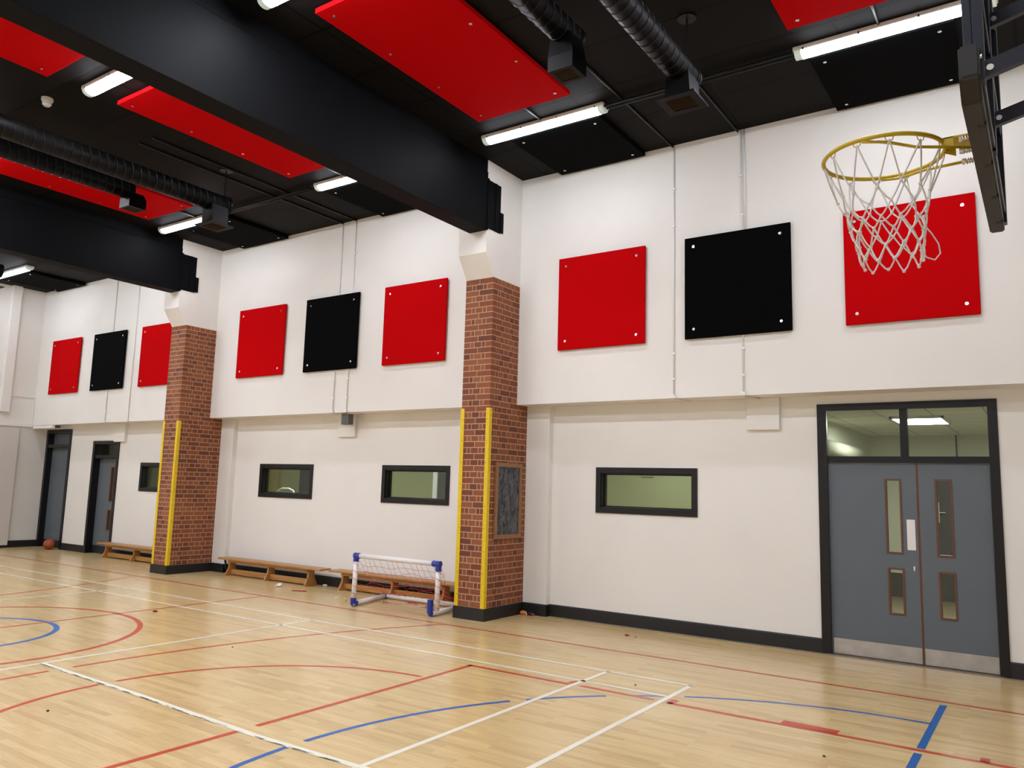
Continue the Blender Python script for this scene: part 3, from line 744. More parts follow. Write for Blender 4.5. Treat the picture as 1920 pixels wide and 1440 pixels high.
# double door
a, b, zt = DOORS[1]
d = parent_struct('door_1', ((a + b) / 2, WL, 0)); d['label'] = 'grey double doors with glazed slots and fanlight'
bm = B(); y0, y1 = WL - 0.020, WB
FWd = 0.098
box(bm, a, a + FWd, y0, YD0 + 0.01, 0, zt); box(bm, b - FWd + 0.012, b, y0, YD0 + 0.01, 0, zt); box(bm, a + FWd, b - FWd + 0.012, y0, YD0 + 0.01, zt - 0.075, zt)
box(bm, a + 0.03, a + 0.08, YD0 + 0.01, y1, 0, zt - 0.03); box(bm, b - 0.08, b - 0.03, YD0 + 0.01, y1, 0, zt - 0.03); box(bm, a + 0.08, b - 0.08, YD0 + 0.01, y1, zt - 0.065, zt - 0.03)
box(bm, a + FWd, b - FWd + 0.012, y0 + 0.012, YD0 + 0.05, 2.045, 2.112)
box(bm, -1.282, -1.210, y0 + 0.012, YD0 + 0.05, 2.112, zt - 0.075)
finish('door_frame', bm, M['joinery'], d)
bm = B(); box(bm, a + 0.08, -1.282, YD0 + 0.012, YD0 + 0.018, 2.10, zt - 0.06); box(bm, -1.21, b - 0.08, YD0 + 0.012, YD0 + 0.018, 2.10, zt - 0.06); finish('fanlight_glass', bm, M['glass'], d)
vl = [(-1.452, -1.292, 1.10, 1.876), (-1.446, -1.29, 0.478, 0.952)]
bm = leaf_mesh(-2.0165, -1.150, 0.012, 2.042, YD0, YD1, vl); L1 = finish('door_leaf', bm, M['leaf'], d); L1['label'] = 'wider left leaf with push plate'
for v in vl: vision(L1, *v, YD0, YD1)
vr = [(-0.98, -0.822, 1.095, 1.880), (-0.975, -0.820, 0.478, 0.945)]
bm = leaf_mesh(-1.128, -0.486, 0.012, 2.042, YD0, YD1, vr); L2 = finish('door_leaf', bm, M['leaf'], d); L2['label'] = 'narrower right leaf'
for v in vr: vision(L2, *v, YD0, YD1)
def sub(name, bm, m, par):
    o = finish(name, bm, m, par); o.location = (0, 0, 0); return o
bm = B(); box(bm, -1.150, -1.139, YD0 - 0.001, YD1, 0.012, 2.042); sub('edge_lipping', bm, M['lipping'], L1)
bm = B(); box(bm, -1.1375, -1.128, YD0 - 0.001, YD1, 0.012, 2.042); sub('edge_lipping', bm, M['lipping'], L2)
bm = B(); box(bm, -2.0, -1.152, YD0 - 0.002, YD0, 0.014, 0.172); sub('kick_plate', bm, M['brushed'], L1)
bm = B(); box(bm, -1.126, -0.488, YD0 - 0.002, YD0, 0.014, 0.172); sub('kick_plate', bm, M['brushed'], L2)
bm = B(); bbox(bm, -1.252, -1.173, YD0 - 0.003, YD0, 1.145, 1.457, 0.001); sub('push_plate', bm, M['whitepl'], L1)
bm = B(); bbox(bm, -1.203, -1.187, YD0 - 0.006, YD0, 0.935, 0.985, 0.003); disc(bm, (-1.195, YD0 - 0.005, 0.968), 0.009, 'y', 0.006, 12); sub('lock', bm, M['steel'], L1)
bm = B(); box(bm, a + 0.05, b - 0.05, WL - 0.03, YD1, 0.0, 0.006); finish('threshold', bm, mat('worn_brown_threshold', (0.15, 0.11, 0.06), 0.5, noise=0.3, nscale=20), d)
# far single door with glazed slots
a, b, zt = DOORS[2]
d = parent_struct('door_2', ((a + b) / 2, WL, 0)); d['label'] = 'grey single door with glazed slots beyond the farther column'
yd = 9.30
bm = B(); box(bm, a, a + 0.075, WL - 0.02, yd + 0.03, 0, zt); box(bm, b - 0.075, b, WL - 0.02, yd + 0.03, 0, zt); box(bm, a + 0.075, b - 0.075, WL - 0.02, yd + 0.03, zt - 0.075, zt)
box(bm, a + 0.075, b - 0.075, WL, yd + 0.03, 2.05, 2.12); finish('door_frame', bm, M['joinery'], d)
bm = B(); box(bm, a + 0.07, b - 0.07, yd, yd + 0.006, 2.11, zt - 0.07); finish('fanlight_glass', bm, M['glass'], d)
vs = [(-16.88, -16.72, 1.12, 1.87), (-16.88, -16.72, 0.50, 0.95)]
bm = leaf_mesh(a + 0.077, b - 0.077, 0.01, 2.048, yd - 0.02, yd + 0.024, vs); L = finish('door_leaf', bm, M['leaf'], d)
for v in vs: vision(L, *v, yd - 0.02, yd + 0.024)
bm = B(); box(bm, a + 0.08, b - 0.08, yd - 0.023, yd - 0.02, 0.01, 0.17); sub('kick_plate', bm, M['skirt'], L)
# far tall door
a, b, zt = DOORS[3]
d = parent_struct('door_3', ((a + b) / 2, WL, 0)); d['label'] = 'tall grey door beside the end wall'
yd = 9.27
bm = B(); box(bm, a, a + 0.08, WL - 0.02, yd + 0.03, 0, zt); box(bm, b - 0.09, b, WL - 0.02, yd + 0.03, 0, zt); box(bm, a + 0.08, b - 0.09, WL - 0.02, yd + 0.03, zt - 0.09, zt)
box(bm, a + 0.08, b - 0.09, WL - 0.005, yd + 0.03, 2.29, 2.365); finish('door_frame', bm, M['joinery'], d)
bm = B(); box(bm, a + 0.08, b - 0.09, yd, yd + 0.02, 2.365, zt - 0.09); finish('overpanel', bm, M['leaf'], d)
bm = B(); box(bm, a + 0.08, b - 0.09, yd - 0.01, yd + 0.03, 0.01, 2.288); L = finish('door_leaf', bm, M['leaf'], d)
bm = B(); box(bm, a + 0.08, b - 0.09, yd - 0.014, yd - 0.01, 0.01, 0.17); sub('kick_plate', bm, M['skirt'], L)

# ------------------------------------------------------------------ rooms seen through the glass
bm = B(); box(bm, -24.0, 1.5, WB, 15.2, -0.1, 0.0); struct('floor_beyond', bm, M['vinyl'])
bm = B(); box(bm, -24.0, 1.5, WB, 15.2, 2.75, 2.85); struct('ceiling_beyond', bm, M['tiles'])
bm = B(); box(bm, -3.3, 1.5, 15.1, 15.25, 0, 2.75); struct('wall_beyond_far', bm, M['cream'])
bm = B(); box(bm, -3.4, -3.3, WB, 15.2, 0, 2.75); struct('wall_beyond_left', bm, M['cream'])
bm = B(); box(bm, 0.9, 1.0, WB, 15.2, 0, 2.75); struct('wall_beyond_right', bm, M['cream'])
bm = B(); box(bm, -24.1, -24.0, WB, 12.3, 0, 2.75); struct('wall_beyond_end', bm, M['olive'])
bm = B(); box(bm, -24.0, XL - 0.1, WB - 0.1, WB, 0, 2.75); struct('wall_beyond_near', bm, M['olive'])
bm = B(); box(bm, -24.0, -3.4, 12.2, 12.3, 0, 2.75); struct('wall_beyond', bm, M['olive'])
bm = B(); box(bm, -3.3, -2.6, 11.6, 15.1, 2.35, 2.75); struct('trim_8', bm, M['cream'])
bm = B(); tube(bm, [(-2.5, 10.5, 2.35), (-2.5, 13.5, 2.35), (-3.2, 14.0, 2.35)], 0.1, 16); recentre(tag(finish('pipe', bm, M['cream'], None, True), 'fat cream pipe seen through left pane above the double doors', 'pipe'), (-2.5, 12, 2.35))
bm = B(); box(bm, -1.75, -0.95, 15.04, 15.1, 0, 2.05); o = struct('door_4', bm, M['darkroomdoor'])
bm = B(); frame_ring(bm, -1.83, -0.87, -0.1, 2.13, 0.08, 15.02, 15.1); finish('door_frame', bm, M['joinery'], o)
bm = B(); tube(bm, [(-1.55, 14.98, 1.28), (-1.55, 14.98, 1.62)], 0.012, 8); tube(bm, [(-1.55, 15.04, 1.45), (-1.55, 14.98, 1.45), (-1.45, 14.98, 1.45)], 0.012, 8); finish('door_handle', bm, M['steel'], o)
bm = B(); box(bm, -3.3, 0.9, 15.085, 15.1, 0, 0.4); struct('baseboard_beyond', bm, M['darkroomdoor'])
def room_light(x, y, wx, wy, label):
    t = thing('ceiling_light', label, 'ceiling light', (x, y, 2.74))
    bm = B(); frame_ring2 = [(-wx, wx, -wy, -wy + .03), (-wx, wx, wy - .03, wy), (-wx, -wx + .03, -wy, wy), (wx - .03, wx, -wy, wy)]
    for q in frame_ring2: box(bm, x + q[0], x + q[1], y + q[2], y + q[3], 2.715, 2.75)
    finish('frame', bm, M['whitepl'], t)
    bm = B(); box(bm, x - wx + .03, x + wx - .03, y - wy + .03, y + wy - .03, 2.722, 2.745); finish('diffuser', bm, M['roomlamp'], t)
room_light(-1.41, 11.95, 0.32, 0.5, 'bright square light seen through the panes above the double doors')
room_light(-4.9, 10.8, 0.3, 0.3, 'unseen square light added in the room behind the window nearest the double doors')  # this and the next three: unseen panels, added to brighten these rooms
room_light(-9.0, 10.8, 0.3, 0.3, 'unseen square light added in the room behind the middle bay windows')
room_light(-12.4, 10.8, 0.3, 0.3, 'unseen square light added in the room behind the window by the farther column')
room_light(-17.5, 10.8, 0.3, 0.3, 'unseen square light added in the room behind the far single door')
t = thing('projector_mount', 'small white ceiling mounted box seen through the panes above double doors', 'wall box', (-0.98, 15.0, 2.3))
bm = B(); bbox(bm, -1.40, -1.12, 15.02, 15.1, 2.12, 2.30, 0.01); disc(bm, (-1.26, 15.01, 2.21), 0.03, 'y', 0.02); tube(bm, [(-1.26, 15.06, 2.3), (-1.26, 15.06, 2.75)], 0.012, 8); finish('case', bm, M['greybox'], t)
bm = B(); box(bm, -10.16, -10.06, 12.12, 12.2, 0, 2.75); struct('trim_9', bm, M['whitepl'])
bm = B(); box(bm, -10.05, -9.4, 12.14, 12.2, 0, 2.1); struct('door_5', bm, M['darkroomdoor'])
bm = B(); box(bm, -15.4, -14.88, 12.16, 12.2, 0, 2.75); struct('trim_10', bm, mat('mustard_wall_panel', (0.30, 0.26, 0.09), 0.7))
bm = B(); box(bm, -14.1, -13.72, 12.12, 12.2, 0, 2.2); struct('door_6', bm, M['darkroomdoor'])
# small items through the windows
t = thing('wall_sign', 'faint grey wall vent seen through the window nearest the double doors', 'vent', (-5.6, 12.19, 2.0))
bm = B(); bbox(bm, -5.67, -5.45, 12.17, 12.2, 1.905, 2.0, 0.005); finish('plate', bm, mat('dull_grey_plate', (0.25, 0.26, 0.17), 0.7), t)
t = thing('chair_back', 'pale green chair back seen through the far middle bay window', 'chair', (-13.2, 10.6, 0))
bm = B(); tube(bm, [(-13.0, 10.6, 0), (-13.0, 10.6, 1.40), (-12.95, 10.6, 1.48), (-12.82, 10.6, 1.52), (-12.62, 10.6, 1.52), (-12.5, 10.6, 1.48), (-12.45, 10.6, 1.40), (-12.45, 10.6, 0)], 0.018, 8); finish('frame', bm, M['tissue'], t, True)
bm = B(); bbox(bm, -12.98, -12.47, 10.59, 10.61, 1.1, 1.47, 0.008); finish('backrest', bm, mat('pale_green_plastic', (0.35, 0.45, 0.36), 0.5), t)

# ------------------------------------------------------------------ blackboard
xb_ = COLS[1]
t = thing('blackboard', 'small chalk-smeared blackboard in wooden frame on brick column side', 'blackboard', (xb_ + 0.01, 8.63, 1.0))
bm = B(); y0, y1, z0, z1 = 8.322, 8.935, 1.005, 1.990; fwd = 0.055
for (a0, a1, c0, c1) in ((y0, y1, z1 - fwd, z1), (y0, y1, z0, z0 + fwd), (y0, y0 + fwd, z0 + fwd, z1 - fwd), (y1 - fwd, y1, z0 + fwd, z1 - fwd)):
    bbox(bm, xb_ + 0.001, xb_ + 0.028, a0, a1, c0, c1, 0.004)
finish('frame', bm, M['frame_wood'], t)
bm = B(); box(bm, xb_ + 0.001, xb_ + 0.014, y0 + fwd - 0.004, y1 - fwd + 0.004, z0 + fwd - 0.004, z1 - fwd + 0.004); finish('slate', bm, M['chalk'], t)

# ------------------------------------------------------------------ benches
def make_bench(x0, y0, label, hook=False):
    """gym bench, 2.63 m long; x0 left end, y0 front edge of the seat"""
    L = 2.63; Wd = 0.25; zt = 0.30
    t = thing('gym_bench', label, 'bench', (x0 + L / 2, y0 + Wd / 2, 0), 'wooden gym benches along the long wall')
    bm = B(); bbox(bm, x0, x0 + L, y0, y0 + Wd, zt - 0.032, zt, 0.010, 3); finish('seat', bm, M['wood'], t)
    bm = B()
    box(bm, x0 + 0.24, x0 + L - 0.34, y0 + 0.045, y0 + 0.068, zt - 0.072, zt - 0.03); box(bm, x0 + 0.24, x0 + L - 0.34, y0 + Wd - 0.068, y0 + Wd - 0.045, zt - 0.072, zt - 0.03)
    finish('apron', bm, M['wood'], t)
    bm = B(); bbox(bm, x0 + 0.27, x0 + L - 0.33, y0 + Wd / 2 - 0.03, y0 + Wd / 2 + 0.03, 0.022, 0.105, 0.005); finish('balance_rail', bm, M['wood'], t)
    yc = y0 + Wd / 2
    prof = [(-.145, 0), (-.145, .03), (-.135, .05), (-.115, .075), (-.105, .10), (-.085, .115), (-.075, .16), (-.068, zt - .032), (.068, zt - .032), (.075, .16), (.085, .115), (.105, .10), (.115, .075), (.135, .05), (.145, .03), (.145, 0), (.06, 0), (.04, .018), (-.04, .018), (-.06, 0)]
    for xl in (x0 + 0.235, x0 + L * 0.5 - 0.03, x0 + L - 0.355):
        bm = B(); prism(bm, [(yc + p[0] * 0.86, p[1]) for p in prof], 'x', xl, xl + 0.036); finish('leg', bm, M['wood'], t)
    if hook:
        bm = B(); tube(bm, [(x0 + 0.05, yc, zt - 0.03), (x0 + 0.05, yc, zt - 0.07), (x0 + 0.08, yc, zt - 0.12), (x0 + 0.075, yc, zt - 0.2)], 0.016, 8)
        box(bm, x0 + 0.01, x0 + 0.12, yc - 0.05, yc + 0.05, zt - 0.042, zt - 0.031)
        h = finish('hook', bm, M['navy'], t); h['label'] = 'dark blue metal hook'
    return t
make_bench(-12.26, 8.80, 'long wooden gym bench standing clear between column and football goal', True)
make_bench(-9.50, 8.865, 'wooden gym bench standing behind the small football goal')
make_bench(-16.43, 8.86, 'farthest wooden gym bench, partly hidden by the farther brick column')

# ------------------------------------------------------------------ football goal
t = thing('football_goal', 'small white and blue plastic football goal with red net', 'goal', (-7.3, 8.4, 0))
r = 0.033
TL = Vector((-7.98, 7.95, 0.678)); TR = Vector((-6.53, 7.97, 0.672)); BL = Vector((-7.95, 7.90, 0.04)); PR = Vector((-6.555, 8.0, 0.085))
EL = Vector((-6.665, 8.0, 0.04)); KL = Vector((-8.165, 8.76, 0.04)); KR = Vector((-6.72, 8.80, 0.04)); ER = Vector((-6.35, 8.03, 0.06))
def bar(name, a, b_, m, rad=r):
    bm = B(); tube(bm, [a, b_], rad, 14); return finish(name, bm, m, t, True)
bar('crossbar', TL, TR, M['whitepl']); bar('post', BL, TL, M['whitepl']); bar('post', PR, TR, M['whitepl'])
bar('ground_bar', BL, KL, M['whitepl']); bar('ground_bar', KL, KR, M['whitepl']); bar('ground_bar', EL + Vector((0.02, 0.02, 0)), KR, M['whitepl'])
def elbow(segs):
    bm = B()
    for a, b_ in segs: tube(bm, [a, b_], 0.040, 8)
    finish('corner_joint', bm, M['bluepl'], t)
elbow([(TL + Vector((-0.035, 0, 0)), TL + Vector((0.07, 0, 0))), (TL + Vector((0, 0, 0.036)), TL + Vector((0, -0.005, -0.08)))])
elbow([(TR + Vector((0.035, 0, 0)), TR + Vector((-0.09, 0, 0))), (TR + Vector((0, 0, 0.036)), TR + Vector((0, 0.003, -0.09)))])
elbow([(BL + Vector((0, 0, -0.001)), BL + Vector((0, 0, 0.075))), (BL, BL + Vector((-0.02, 0.075, 0)))])
elbow([(EL + Vector((0, 0, 0.0)), EL + Vector((0, 0, 0.17))), (EL, EL + Vector((-0.0, 0.10, 0)))])
bm = B(); tube(bm, [KL + Vector((-0.05, 0, 0)), KL + Vector((0.05, 0, 0))], 0.036, 10); j = finish('corner_joint', bm, mat('purple_joint', (0.06, 0.02, 0.16), 0.4), t); j['label'] = 'dark purple corner joint'
# net: sags between crossbar and rear ground bar, loose part lies on floor
rnd = random.Random(3)
bm = B(); NU, NV = 14, 9
def netpt(u, v):
    top = TL.lerp(TR, u) + Vector((0, 0.02, -0.03)); bot = KL.lerp(KR, u) + Vector((0, -0.02, 0.03))
    p = top.lerp(bot, v); sag = math.sin(PI * v) * 0.13
    p.z -= sag * (0.8 + 0.3 * math.sin(u * 7)); p.y += 0.02 * math.sin(u * 20 + v * 9)
    j_ = Vector((math.sin(u * 31 + v * 17) * 0.012, 0, math.sin(u * 23 - v * 29) * 0.012)); p += j_ * math.sin(PI * v)
    p.z = max(p.z, 0.01); return p
for i in range(NU + 1):
    tube(bm, [netpt(i / NU, j_ / 24) for j_ in range(25)], 0.0021, 4, caps=False)
for j_ in range(1, NV):
    tube(bm, [netpt(i / 40, j_ / NV + 0.012 * math.sin(i * 0.5)) for i in range(41)], 0.0021, 4, caps=False)
for a, b_, c_, nn in ((TL, BL, KL, 7), (TR, PR, KR, 7)):      # side nets bunched by the posts
    for k in range(nn):
        f = (k + 1) / (nn + 1)
        p0 = a.lerp(b_, f * 0.9); p1 = a.lerp(c_, f)
        mid = (p0 + p1) / 2 + Vector((0, 0, -0.05))
        tube(bm, [p0, mid + Vector((rnd.uniform(-.02, .02), 0, 0)), p1], 0.0021, 4, caps=False)
for a, b_ in ((TL, BL), (TR, PR)):                              # cord wound around the posts
    pts = []
    for k in range(70):
        f = k / 69; c_ = a.lerp(b_, f * 0.93 + 0.04); an = k * 0.55
        pts.append(c_ + Vector((math.cos(an) * 0.037, math.sin(an) * 0.037, 0)))
    tube(bm, pts, 0.0024, 4, caps=False)
for k in range(60):                                             # slack net on the floor
    x = rnd.uniform(-7.95, -6.5); y = rnd.uniform(8.45, 8.74); an = rnd.uniform(0, PI); l_ = rnd.uniform(0.06, 0.18)
    pts = [(x + math.cos(an) * l_ * (q / 5 - 0.5) + rnd.uniform(-.01, .01), y + math.sin(an) * l_ * (q / 5 - .5) * 0.7 + rnd.uniform(-.01, .01), 0.006 + 0.006 * math.sin(q)) for q in range(6)]
    tube(bm, pts, 0.0026, 4, caps=False)
n_ = finish('net', bm, M['rednet'], t)

# ------------------------------------------------------------------ basketball on the floor
def ball_mat():
    m, t_, p = nt('orange_brown_basketball'); p.inputs['Base Color'].default_value = (0.36, 0.075, 0.02, 1); p.inputs['Roughness'].default_value = 0.55
    return m
cb = (-18.62, 8.97, 0.118)
t = thing('basketball', 'orange basketball on the floor by the tall far door', 'ball', (cb[0], cb[1], 0))
bm = B(); ball(bm, cb, 0.118, 24, 16); finish('cover', bm, ball_mat(), t, True)
bm = B()
for ax in range(3):
    pts = []
    for k in range(32):
        a = 2 * PI * k / 32; rr_ = 0.1185
        v = [(math.cos(a), math.sin(a), 0), (0, math.cos(a), math.sin(a)), (math.cos(a), 0, math.sin(a))][ax]
        v = Matrix.Rotation(0.5, 3, 'X') @ Vector(v); v = Matrix.Rotation(0.6, 3, 'Z') @ v
        pts.append(Vector(cb) + v * rr_)
    tube(bm, pts, 0.0025, 5, closed=True)
finish('seam', bm, M['darkscrap'], t)

# ------------------------------------------------------------------ basketball hoop
BX0, BX1 = -0.158, -0.122
RC = Vector((-0.505, 3.41, 3.08)); RR = 0.228
t = thing('basketball_hoop', 'yellow basketball hoop with white net on a dark backboard', 'basketball hoop', (-0.14, 3.41, 2.88))
bm = B(); tube(bm, [RC + Vector((math.cos(a), math.sin(a), 0)) * RR for a in [2 * PI * k / 64 for k in range(64)]], 0.0088, 12, closed=True)
rim = finish('rim', bm, M['hoop'], t, True); rim['label'] = 'yellow steel rim'
HK = []
for k in range(12):
    a = 2 * PI * (k + 0.5) / 12 ; HK.append(a)
    tang = Vector((-math.sin(a), math.cos(a), 0)); c0 = RC + Vector((math.cos(a), math.sin(a), 0)) * (RR - 0.002)
    bm = B()
    for s in (-1, 1):
        q = c0 + tang * s * 0.016
        tube(bm, [q + Vector((0, 0, -0.004)), q + Vector((0, 0, -0.020)) - tang * s * 0.004, q + Vector((0, 0, -0.026)) - tang * s * 0.012, q + Vector((0, 0, -0.018)) - tang * s * 0.017], 0.0021, 5)
    hk = finish('net_hook', bm, M['hoop'], rim); hk.location = (0, 0, 0)
bm = B()
for s in (-1, 1):
    a = math.radians(100) * s
    p0 = RC + Vector((math.cos(a) * RR, math.sin(a) * (RR), -0.010))
    p1 = RC + Vector((0.06, s * (RR - 0.035), -0.024)); p2 = RC + Vector((0.14, s * 0.13, -0.035))
    tube(bm, [p0, (p0 + p1) / 2 + Vector((0.01, s * 0.004, -0.002)), p1, p2, Vector((BX0 - 0.004, RC.y + s * 0.06, RC.z - 0.055))], 0.0065, 8)
finish('brace_rod', bm, M['hoop'], t, True)
bm = B()
bbox(bm, RC.x + RR - 0.004, BX0 - 0.012, RC.y - 0.055, RC.y + 0.055, RC.z + 0.004, RC.z + 0.012, 0.002)
for s in (-1, 1): prism(bm, [(RC.x + RR - 0.004, RC.z + 0.01), (RC.x + RR - 0.004, RC.z - 0.012), (BX0 - 0.085, RC.z - 0.03), (BX0 - 0.085, RC.z + 0.01)], 'y', RC.y + s * 0.052 - 0.003, RC.y + s * 0.052 + 0.003)
bbox(bm, BX0 - 0.016, BX0 - 0.008, RC.y - 0.075, RC.y + 0.075, RC.z - 0.085, RC.z + 0.03, 0.002)
finish('bracket', bm, M['hoop'], t)
for dy, dz in ((-0.045, 0.0), (0.045, 0.0), (-0.045, -0.045), (0.045, -0.045)):
    bm = B(); c0 = Vector((BX0 - 0.062, RC.y + dy * 1.3, RC.z + dz - 0.012))
    tube(bm, [c0, c0 + Vector((0.062, 0, 0))], 0.004, 8)
    tube(bm, [c0 + Vector((-0.004, 0, 0)), c0 + Vector((0.006, 0, 0))], 0.012, 6)
    pts = [c0 + Vector((0.006 + 0.036 * k / 40, math.cos(k * 2 * PI / 10) * 0.011, math.sin(k * 2 * PI / 10) * 0.011)) for k in range(41)]
    tube(bm, pts, 0.0018, 5, caps=False); finish('spring_bolt', bm, M['steel'], t)
# net
rn = random.Random(11)
levels = [(-0.020, RR - 0.002), (-0.175, 0.172), (-0.235, 0.154), (-0.290, 0.140), (-0.345, 0.128), (-0.400, 0.120), (-0.455, 0.116)]
jit = {}
def NP_(lv, k):
    k %= 12
    if (lv, k) not in jit:
        dz, rad = levels[lv]; a = HK[k] + (PI / 12 if lv % 2 else 0)
        drift = Vector((0.02, 0.0, 0)) * (lv / 6.0)
        j_ = 0.0 if lv == 0 else 0.011
        jit[(lv, k)] = RC + drift + Vector((math.cos(a) * (rad + rn.uniform(-j_, j_)), math.sin(a) * (rad + rn.uniform(-j_, j_)), dz + rn.uniform(-j_, j_) * 1.2))
    return jit[(lv, k)]
bm = B(); kn = []
for lv in range(0, 6):
    for k in range(12):
        p = NP_(lv, k)
        for q in ((k, k - 1) if lv % 2 == 0 else (k, k + 1)):
            e = NP_(lv + 1, q); sag = Vector((0, 0, -0.006)) if lv else Vector((0, 0, 0))
            out = (p + e) / 2; c_ = Vector((RC.x, RC.y, out.z)); n2 = (out - c_).normalized() * 0.004
            tube(bm, [p, p.lerp(e, .33) + n2 * .8 + sag * .6, p.lerp(e, .66) + n2 * .8 + sag, e], 0.0034, 6, caps=False)
        if lv: kn.append(p)
for k in range(0, 12):
    kn.append(NP_(6, k))
for p in kn: ball(bm, p, 0.0070, 8, 6)
# one slack loop on the side towards the board
q0 = NP_(3, 0); q1 = NP_(5, 0)
tube(bm, [q0, q0 + Vector((.02, .0, -.03)), q0 + Vector((.045, .0, -.08)), q0 + Vector((.05, .0, -.12)), q0 + Vector((.03, 0, -.145)), q0 + Vector((.0, 0, -.13)), q1], 0.003, 6)
nn_ = finish('net', bm, M['rope'], t, True); nn_['label'] = 'white cord net'
# backboard
YB0, YB1 = 2.56, 4.07
bm = B(); bbox(bm, BX0 + 0.008, BX1 - 0.004, YB0 + 0.03, YB1 - 0.03, 2.92, 3.86, 0.004)
bd = finish('board', bm, M['navy'], t)
bm = B()
ch_ = 0.03
z0 = 2.872; ro = 0.06
outer = [(YB0, 3.035), (YB0 + 0.002, z0 + ro), (YB0 + ro, z0), (YB1 - ro, z0), (YB1, z0 + ro), (YB1, 3.035), (YB1 - 0.045, 3.035), (YB1 - 0.045, z0 + ro), (YB1 - ro - 0.01, z0 + 0.045), (YB0 + ro + 0.01, z0 + 0.045), (YB0 + 0.045, z0 + ro), (YB0 + 0.045, 3.035)]
tb = bmesh.new(); prism(tb, outer, 'x', BX0 - 0.006, BX1 + 0.014)
bmesh.ops.bevel(tb, geom=tb.edges[:], offset=0.006, segments=2, affect='EDGES'); merge(bm, tb)
pd = finish('edge_padding', bm, M['pad'], t)
many('slot', lambda b_: box(b_, BX1 - 0.012, BX1 + 0.0146, -0.012, 0.014, z0 - 0.0008, z0 + 0.024), [(0, y, 0) for y in (2.80, 3.16, 3.52, 3.86)], M['darkscrap'], pd)
many('bolt', lambda b_: disc(b_, (BX1 + 0.015, 0, 3.0), 0.0075, 'x', 0.008, 10), [(0, YB0 + 0.028, 0), (0, YB1 - 0.028, 0)], M['steel'], t)
# steel frame behind the board
bm = B()
for y in (YB0 + 0.03, 3.18): bbox(bm, BX1 - 0.004, BX1 + 0.026, y, y + 0.05, 2.93, 3.86, 0.003)
bbox(bm, BX1 - 0.004, BX1 + 0.026, YB1 - 0.11, YB1 - 0.06, 2.90, 3.86, 0.003)
for z in (2.94, 3.30, 3.80): bbox(bm, BX1 - 0.002, BX1 + 0.022, YB0 + 0.06, YB1 - 0.08, z, z + 0.03, 0.003)
finish('rear_frame', bm, M['navy'], t)
for (x, y, z) in ((BX1 + 0.026, 2.62, 2.965), (BX1 + 0.026, 3.21, 3.055), (BX1 + 0.026, 2.62, 3.62), (BX1 + 0.026, 3.21, 3.44)):
    bm = B(); L_ = XR - x; k_ = 0.25
    vs = [Vector((x, y - 0.0, z)), Vector((XR, y - 0.0, z + k_ * L_))]
    tt = bmesh.new(); prism(tt, [(x - 0.012, z - 0.026), (XR, z + k_ * L_ - 0.026), (XR, z + k_ * L_ + 0.026), (x - 0.012, z + 0.026)], 'y', y - 0.012, y + 0.012); merge(bm, tt)
    arm = finish('support_arm', bm, M['navy'], t)
    bm = B(); disc(bm, (x + 0.012, y - 0.013, z + 0.003), 0.010, 'y', 0.01, 10); b2 = finish('bolt', bm, M['steel'], arm); b2.location = (0, 0, 0)
bm = B(); box(bm, XR - 0.02, XR, 2.5, 3.35, 3.15, 4.2); finish('wall_plate', bm, M['navy'], t)

# ------------------------------------------------------------------ litter on the floor
def crumple(name, x, y, s, m, label, cat, seed, flat=0.5):
    rnd_ = random.Random(seed); bm = B(); tb = bmesh.new(); bmesh.ops.create_icosphere(tb, subdivisions=2, radius=s)
    for v in tb.verts: v.co *= rnd_.uniform(0.55, 1.25); v.co.z = v.co.z * flat
    mn = min(v.co.z for v in tb.verts)
    merge(bm, tb, Matrix.Translation((0, 0, -mn)))
    o = finish(name, bm, m); o.location = (x, y, 0.0); tag(o, label, cat); return o
crumple('tissue', -10.234, 8.516, 0.055, M['tissue'], 'white crumpled tissue in front of the long clear bench', 'litter', 1)
crumple('tissue', -9.75, 9.04, 0.04, M['tissue'], 'smaller white tissue scrap between the two benches', 'litter', 2, 0.4)
crumple('paper_scrap', -8.70, 8.30, 0.022, M['tissue'], 'tiny white paper scrap left of the football goal', 'litter', 3, 0.3)
crumple('paper_scrap', -8.55, 8.33, 0.018, M['tissue'], 'tiniest white paper scrap right beside the goal post foot', 'litter', 33, 0.3)
crumple('dead_leaf', -9.377, 5.883, 0.03, M['darkscrap'], 'dark crumpled scrap on the floor inside the badminton lines', 'litter', 4, 0.3)
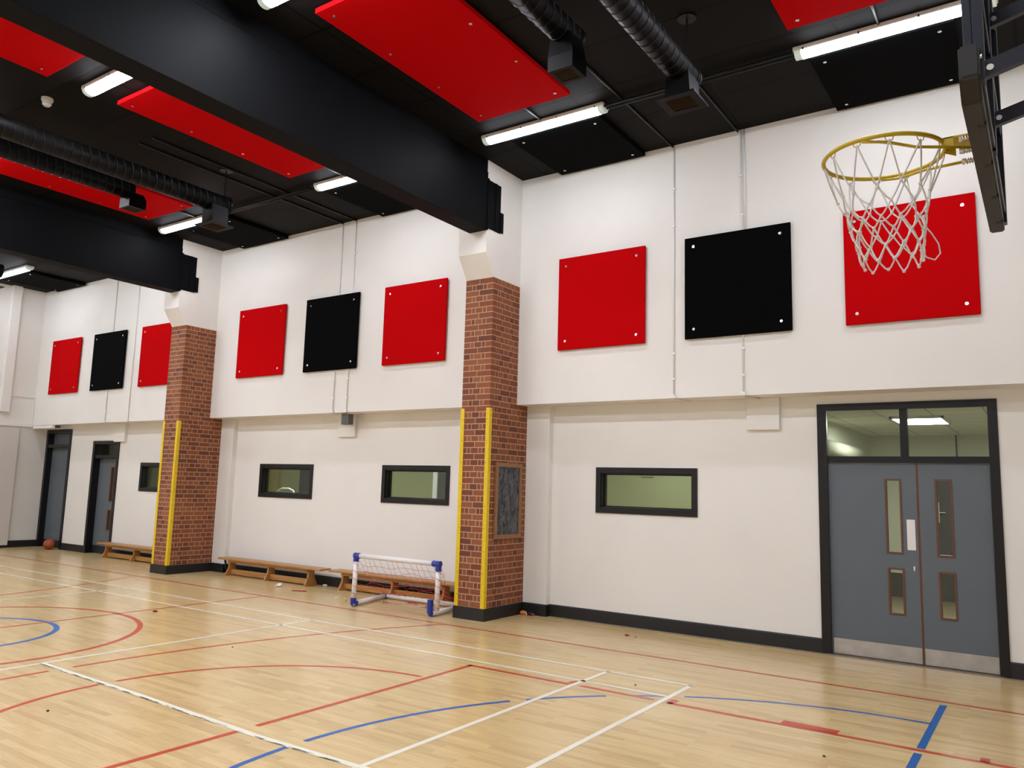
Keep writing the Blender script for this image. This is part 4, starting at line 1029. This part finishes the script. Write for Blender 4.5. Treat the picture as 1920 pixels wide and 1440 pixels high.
crumple('red_scrap', -4.15, 8.56, 0.028, M['redscrap'], 'dark red scrap on the floor left of the double doors', 'litter', 5, 0.35)
crumple('red_scrap', -4.03, 8.54, 0.012, M['redscrap'], 'tiny red crumb beside the dark red scrap', 'litter', 6, 0.35)
for k, (x, y, lb) in enumerate([(-6.885, 5.194, 'black speck beside the red curve'), (-3.516 + 0.45, 6.5, 'black speck between the badminton back lines'), (-6.0, 3.0, 'black speck on bare boards near the bottom left'), (-1.30, 5.6, 'black speck right of centre near the red line'), (-8.35, 8.16, 'black speck by the goal post foot')]):
    crumple('speck', x, y, 0.011, M['darkscrap'], lb, 'litter', 20 + k, 0.4)
bm = B(); tube(bm, [(-9.70, 8.33, 0.008), (-9.50, 8.44, 0.008)], 0.0085, 8); recentre(tag(finish('stick', bm, M['redscrap'], None, True), 'short dark red stick on the floor before the benches', 'litter'), (-9.6, 8.385, 0))
t = thing('crumpled_cloth', 'crumpled orange and dark cloth in the corner beside the blackboard column', 'cloth', (-5.80, 8.99, 0))
def lump(name, cx, cy, s, sx, m, seed, lab=None):
    rnd_ = random.Random(seed); bm = B(); tb = bmesh.new(); bmesh.ops.create_icosphere(tb, subdivisions=3, radius=s)
    for v in tb.verts:
        v.co *= 1 + 0.22 * math.sin(v.co.x * 160 + seed) * math.cos(v.co.y * 130 + seed); v.co.x *= sx; v.co.z *= 0.75
    mn = min(v.co.z for v in tb.verts); merge(bm, tb, Matrix.Translation((cx, cy, -mn + 0.001)))
    o = finish(name, bm, m, t, True)
    if lab: o['label'] = lab
lump('orange_fold', -5.865, 8.965, 0.034, 1.3, M['orange'], 1, 'orange fold')
lump('pale_fold', -5.81, 8.985, 0.022, 1.5, M['tissue'], 2, 'pale fold')
lump('dark_fold', -5.765, 8.975, 0.028, 1.8, M['darkscrap'], 3, 'dark fold')
lump('red_fold', -5.715, 8.965, 0.022, 1.1, M['redscrap'], 4, 'dark red end')

# drop the helper property
for o in bpy.data.objects:
    if '_org' in o: del o['_org']
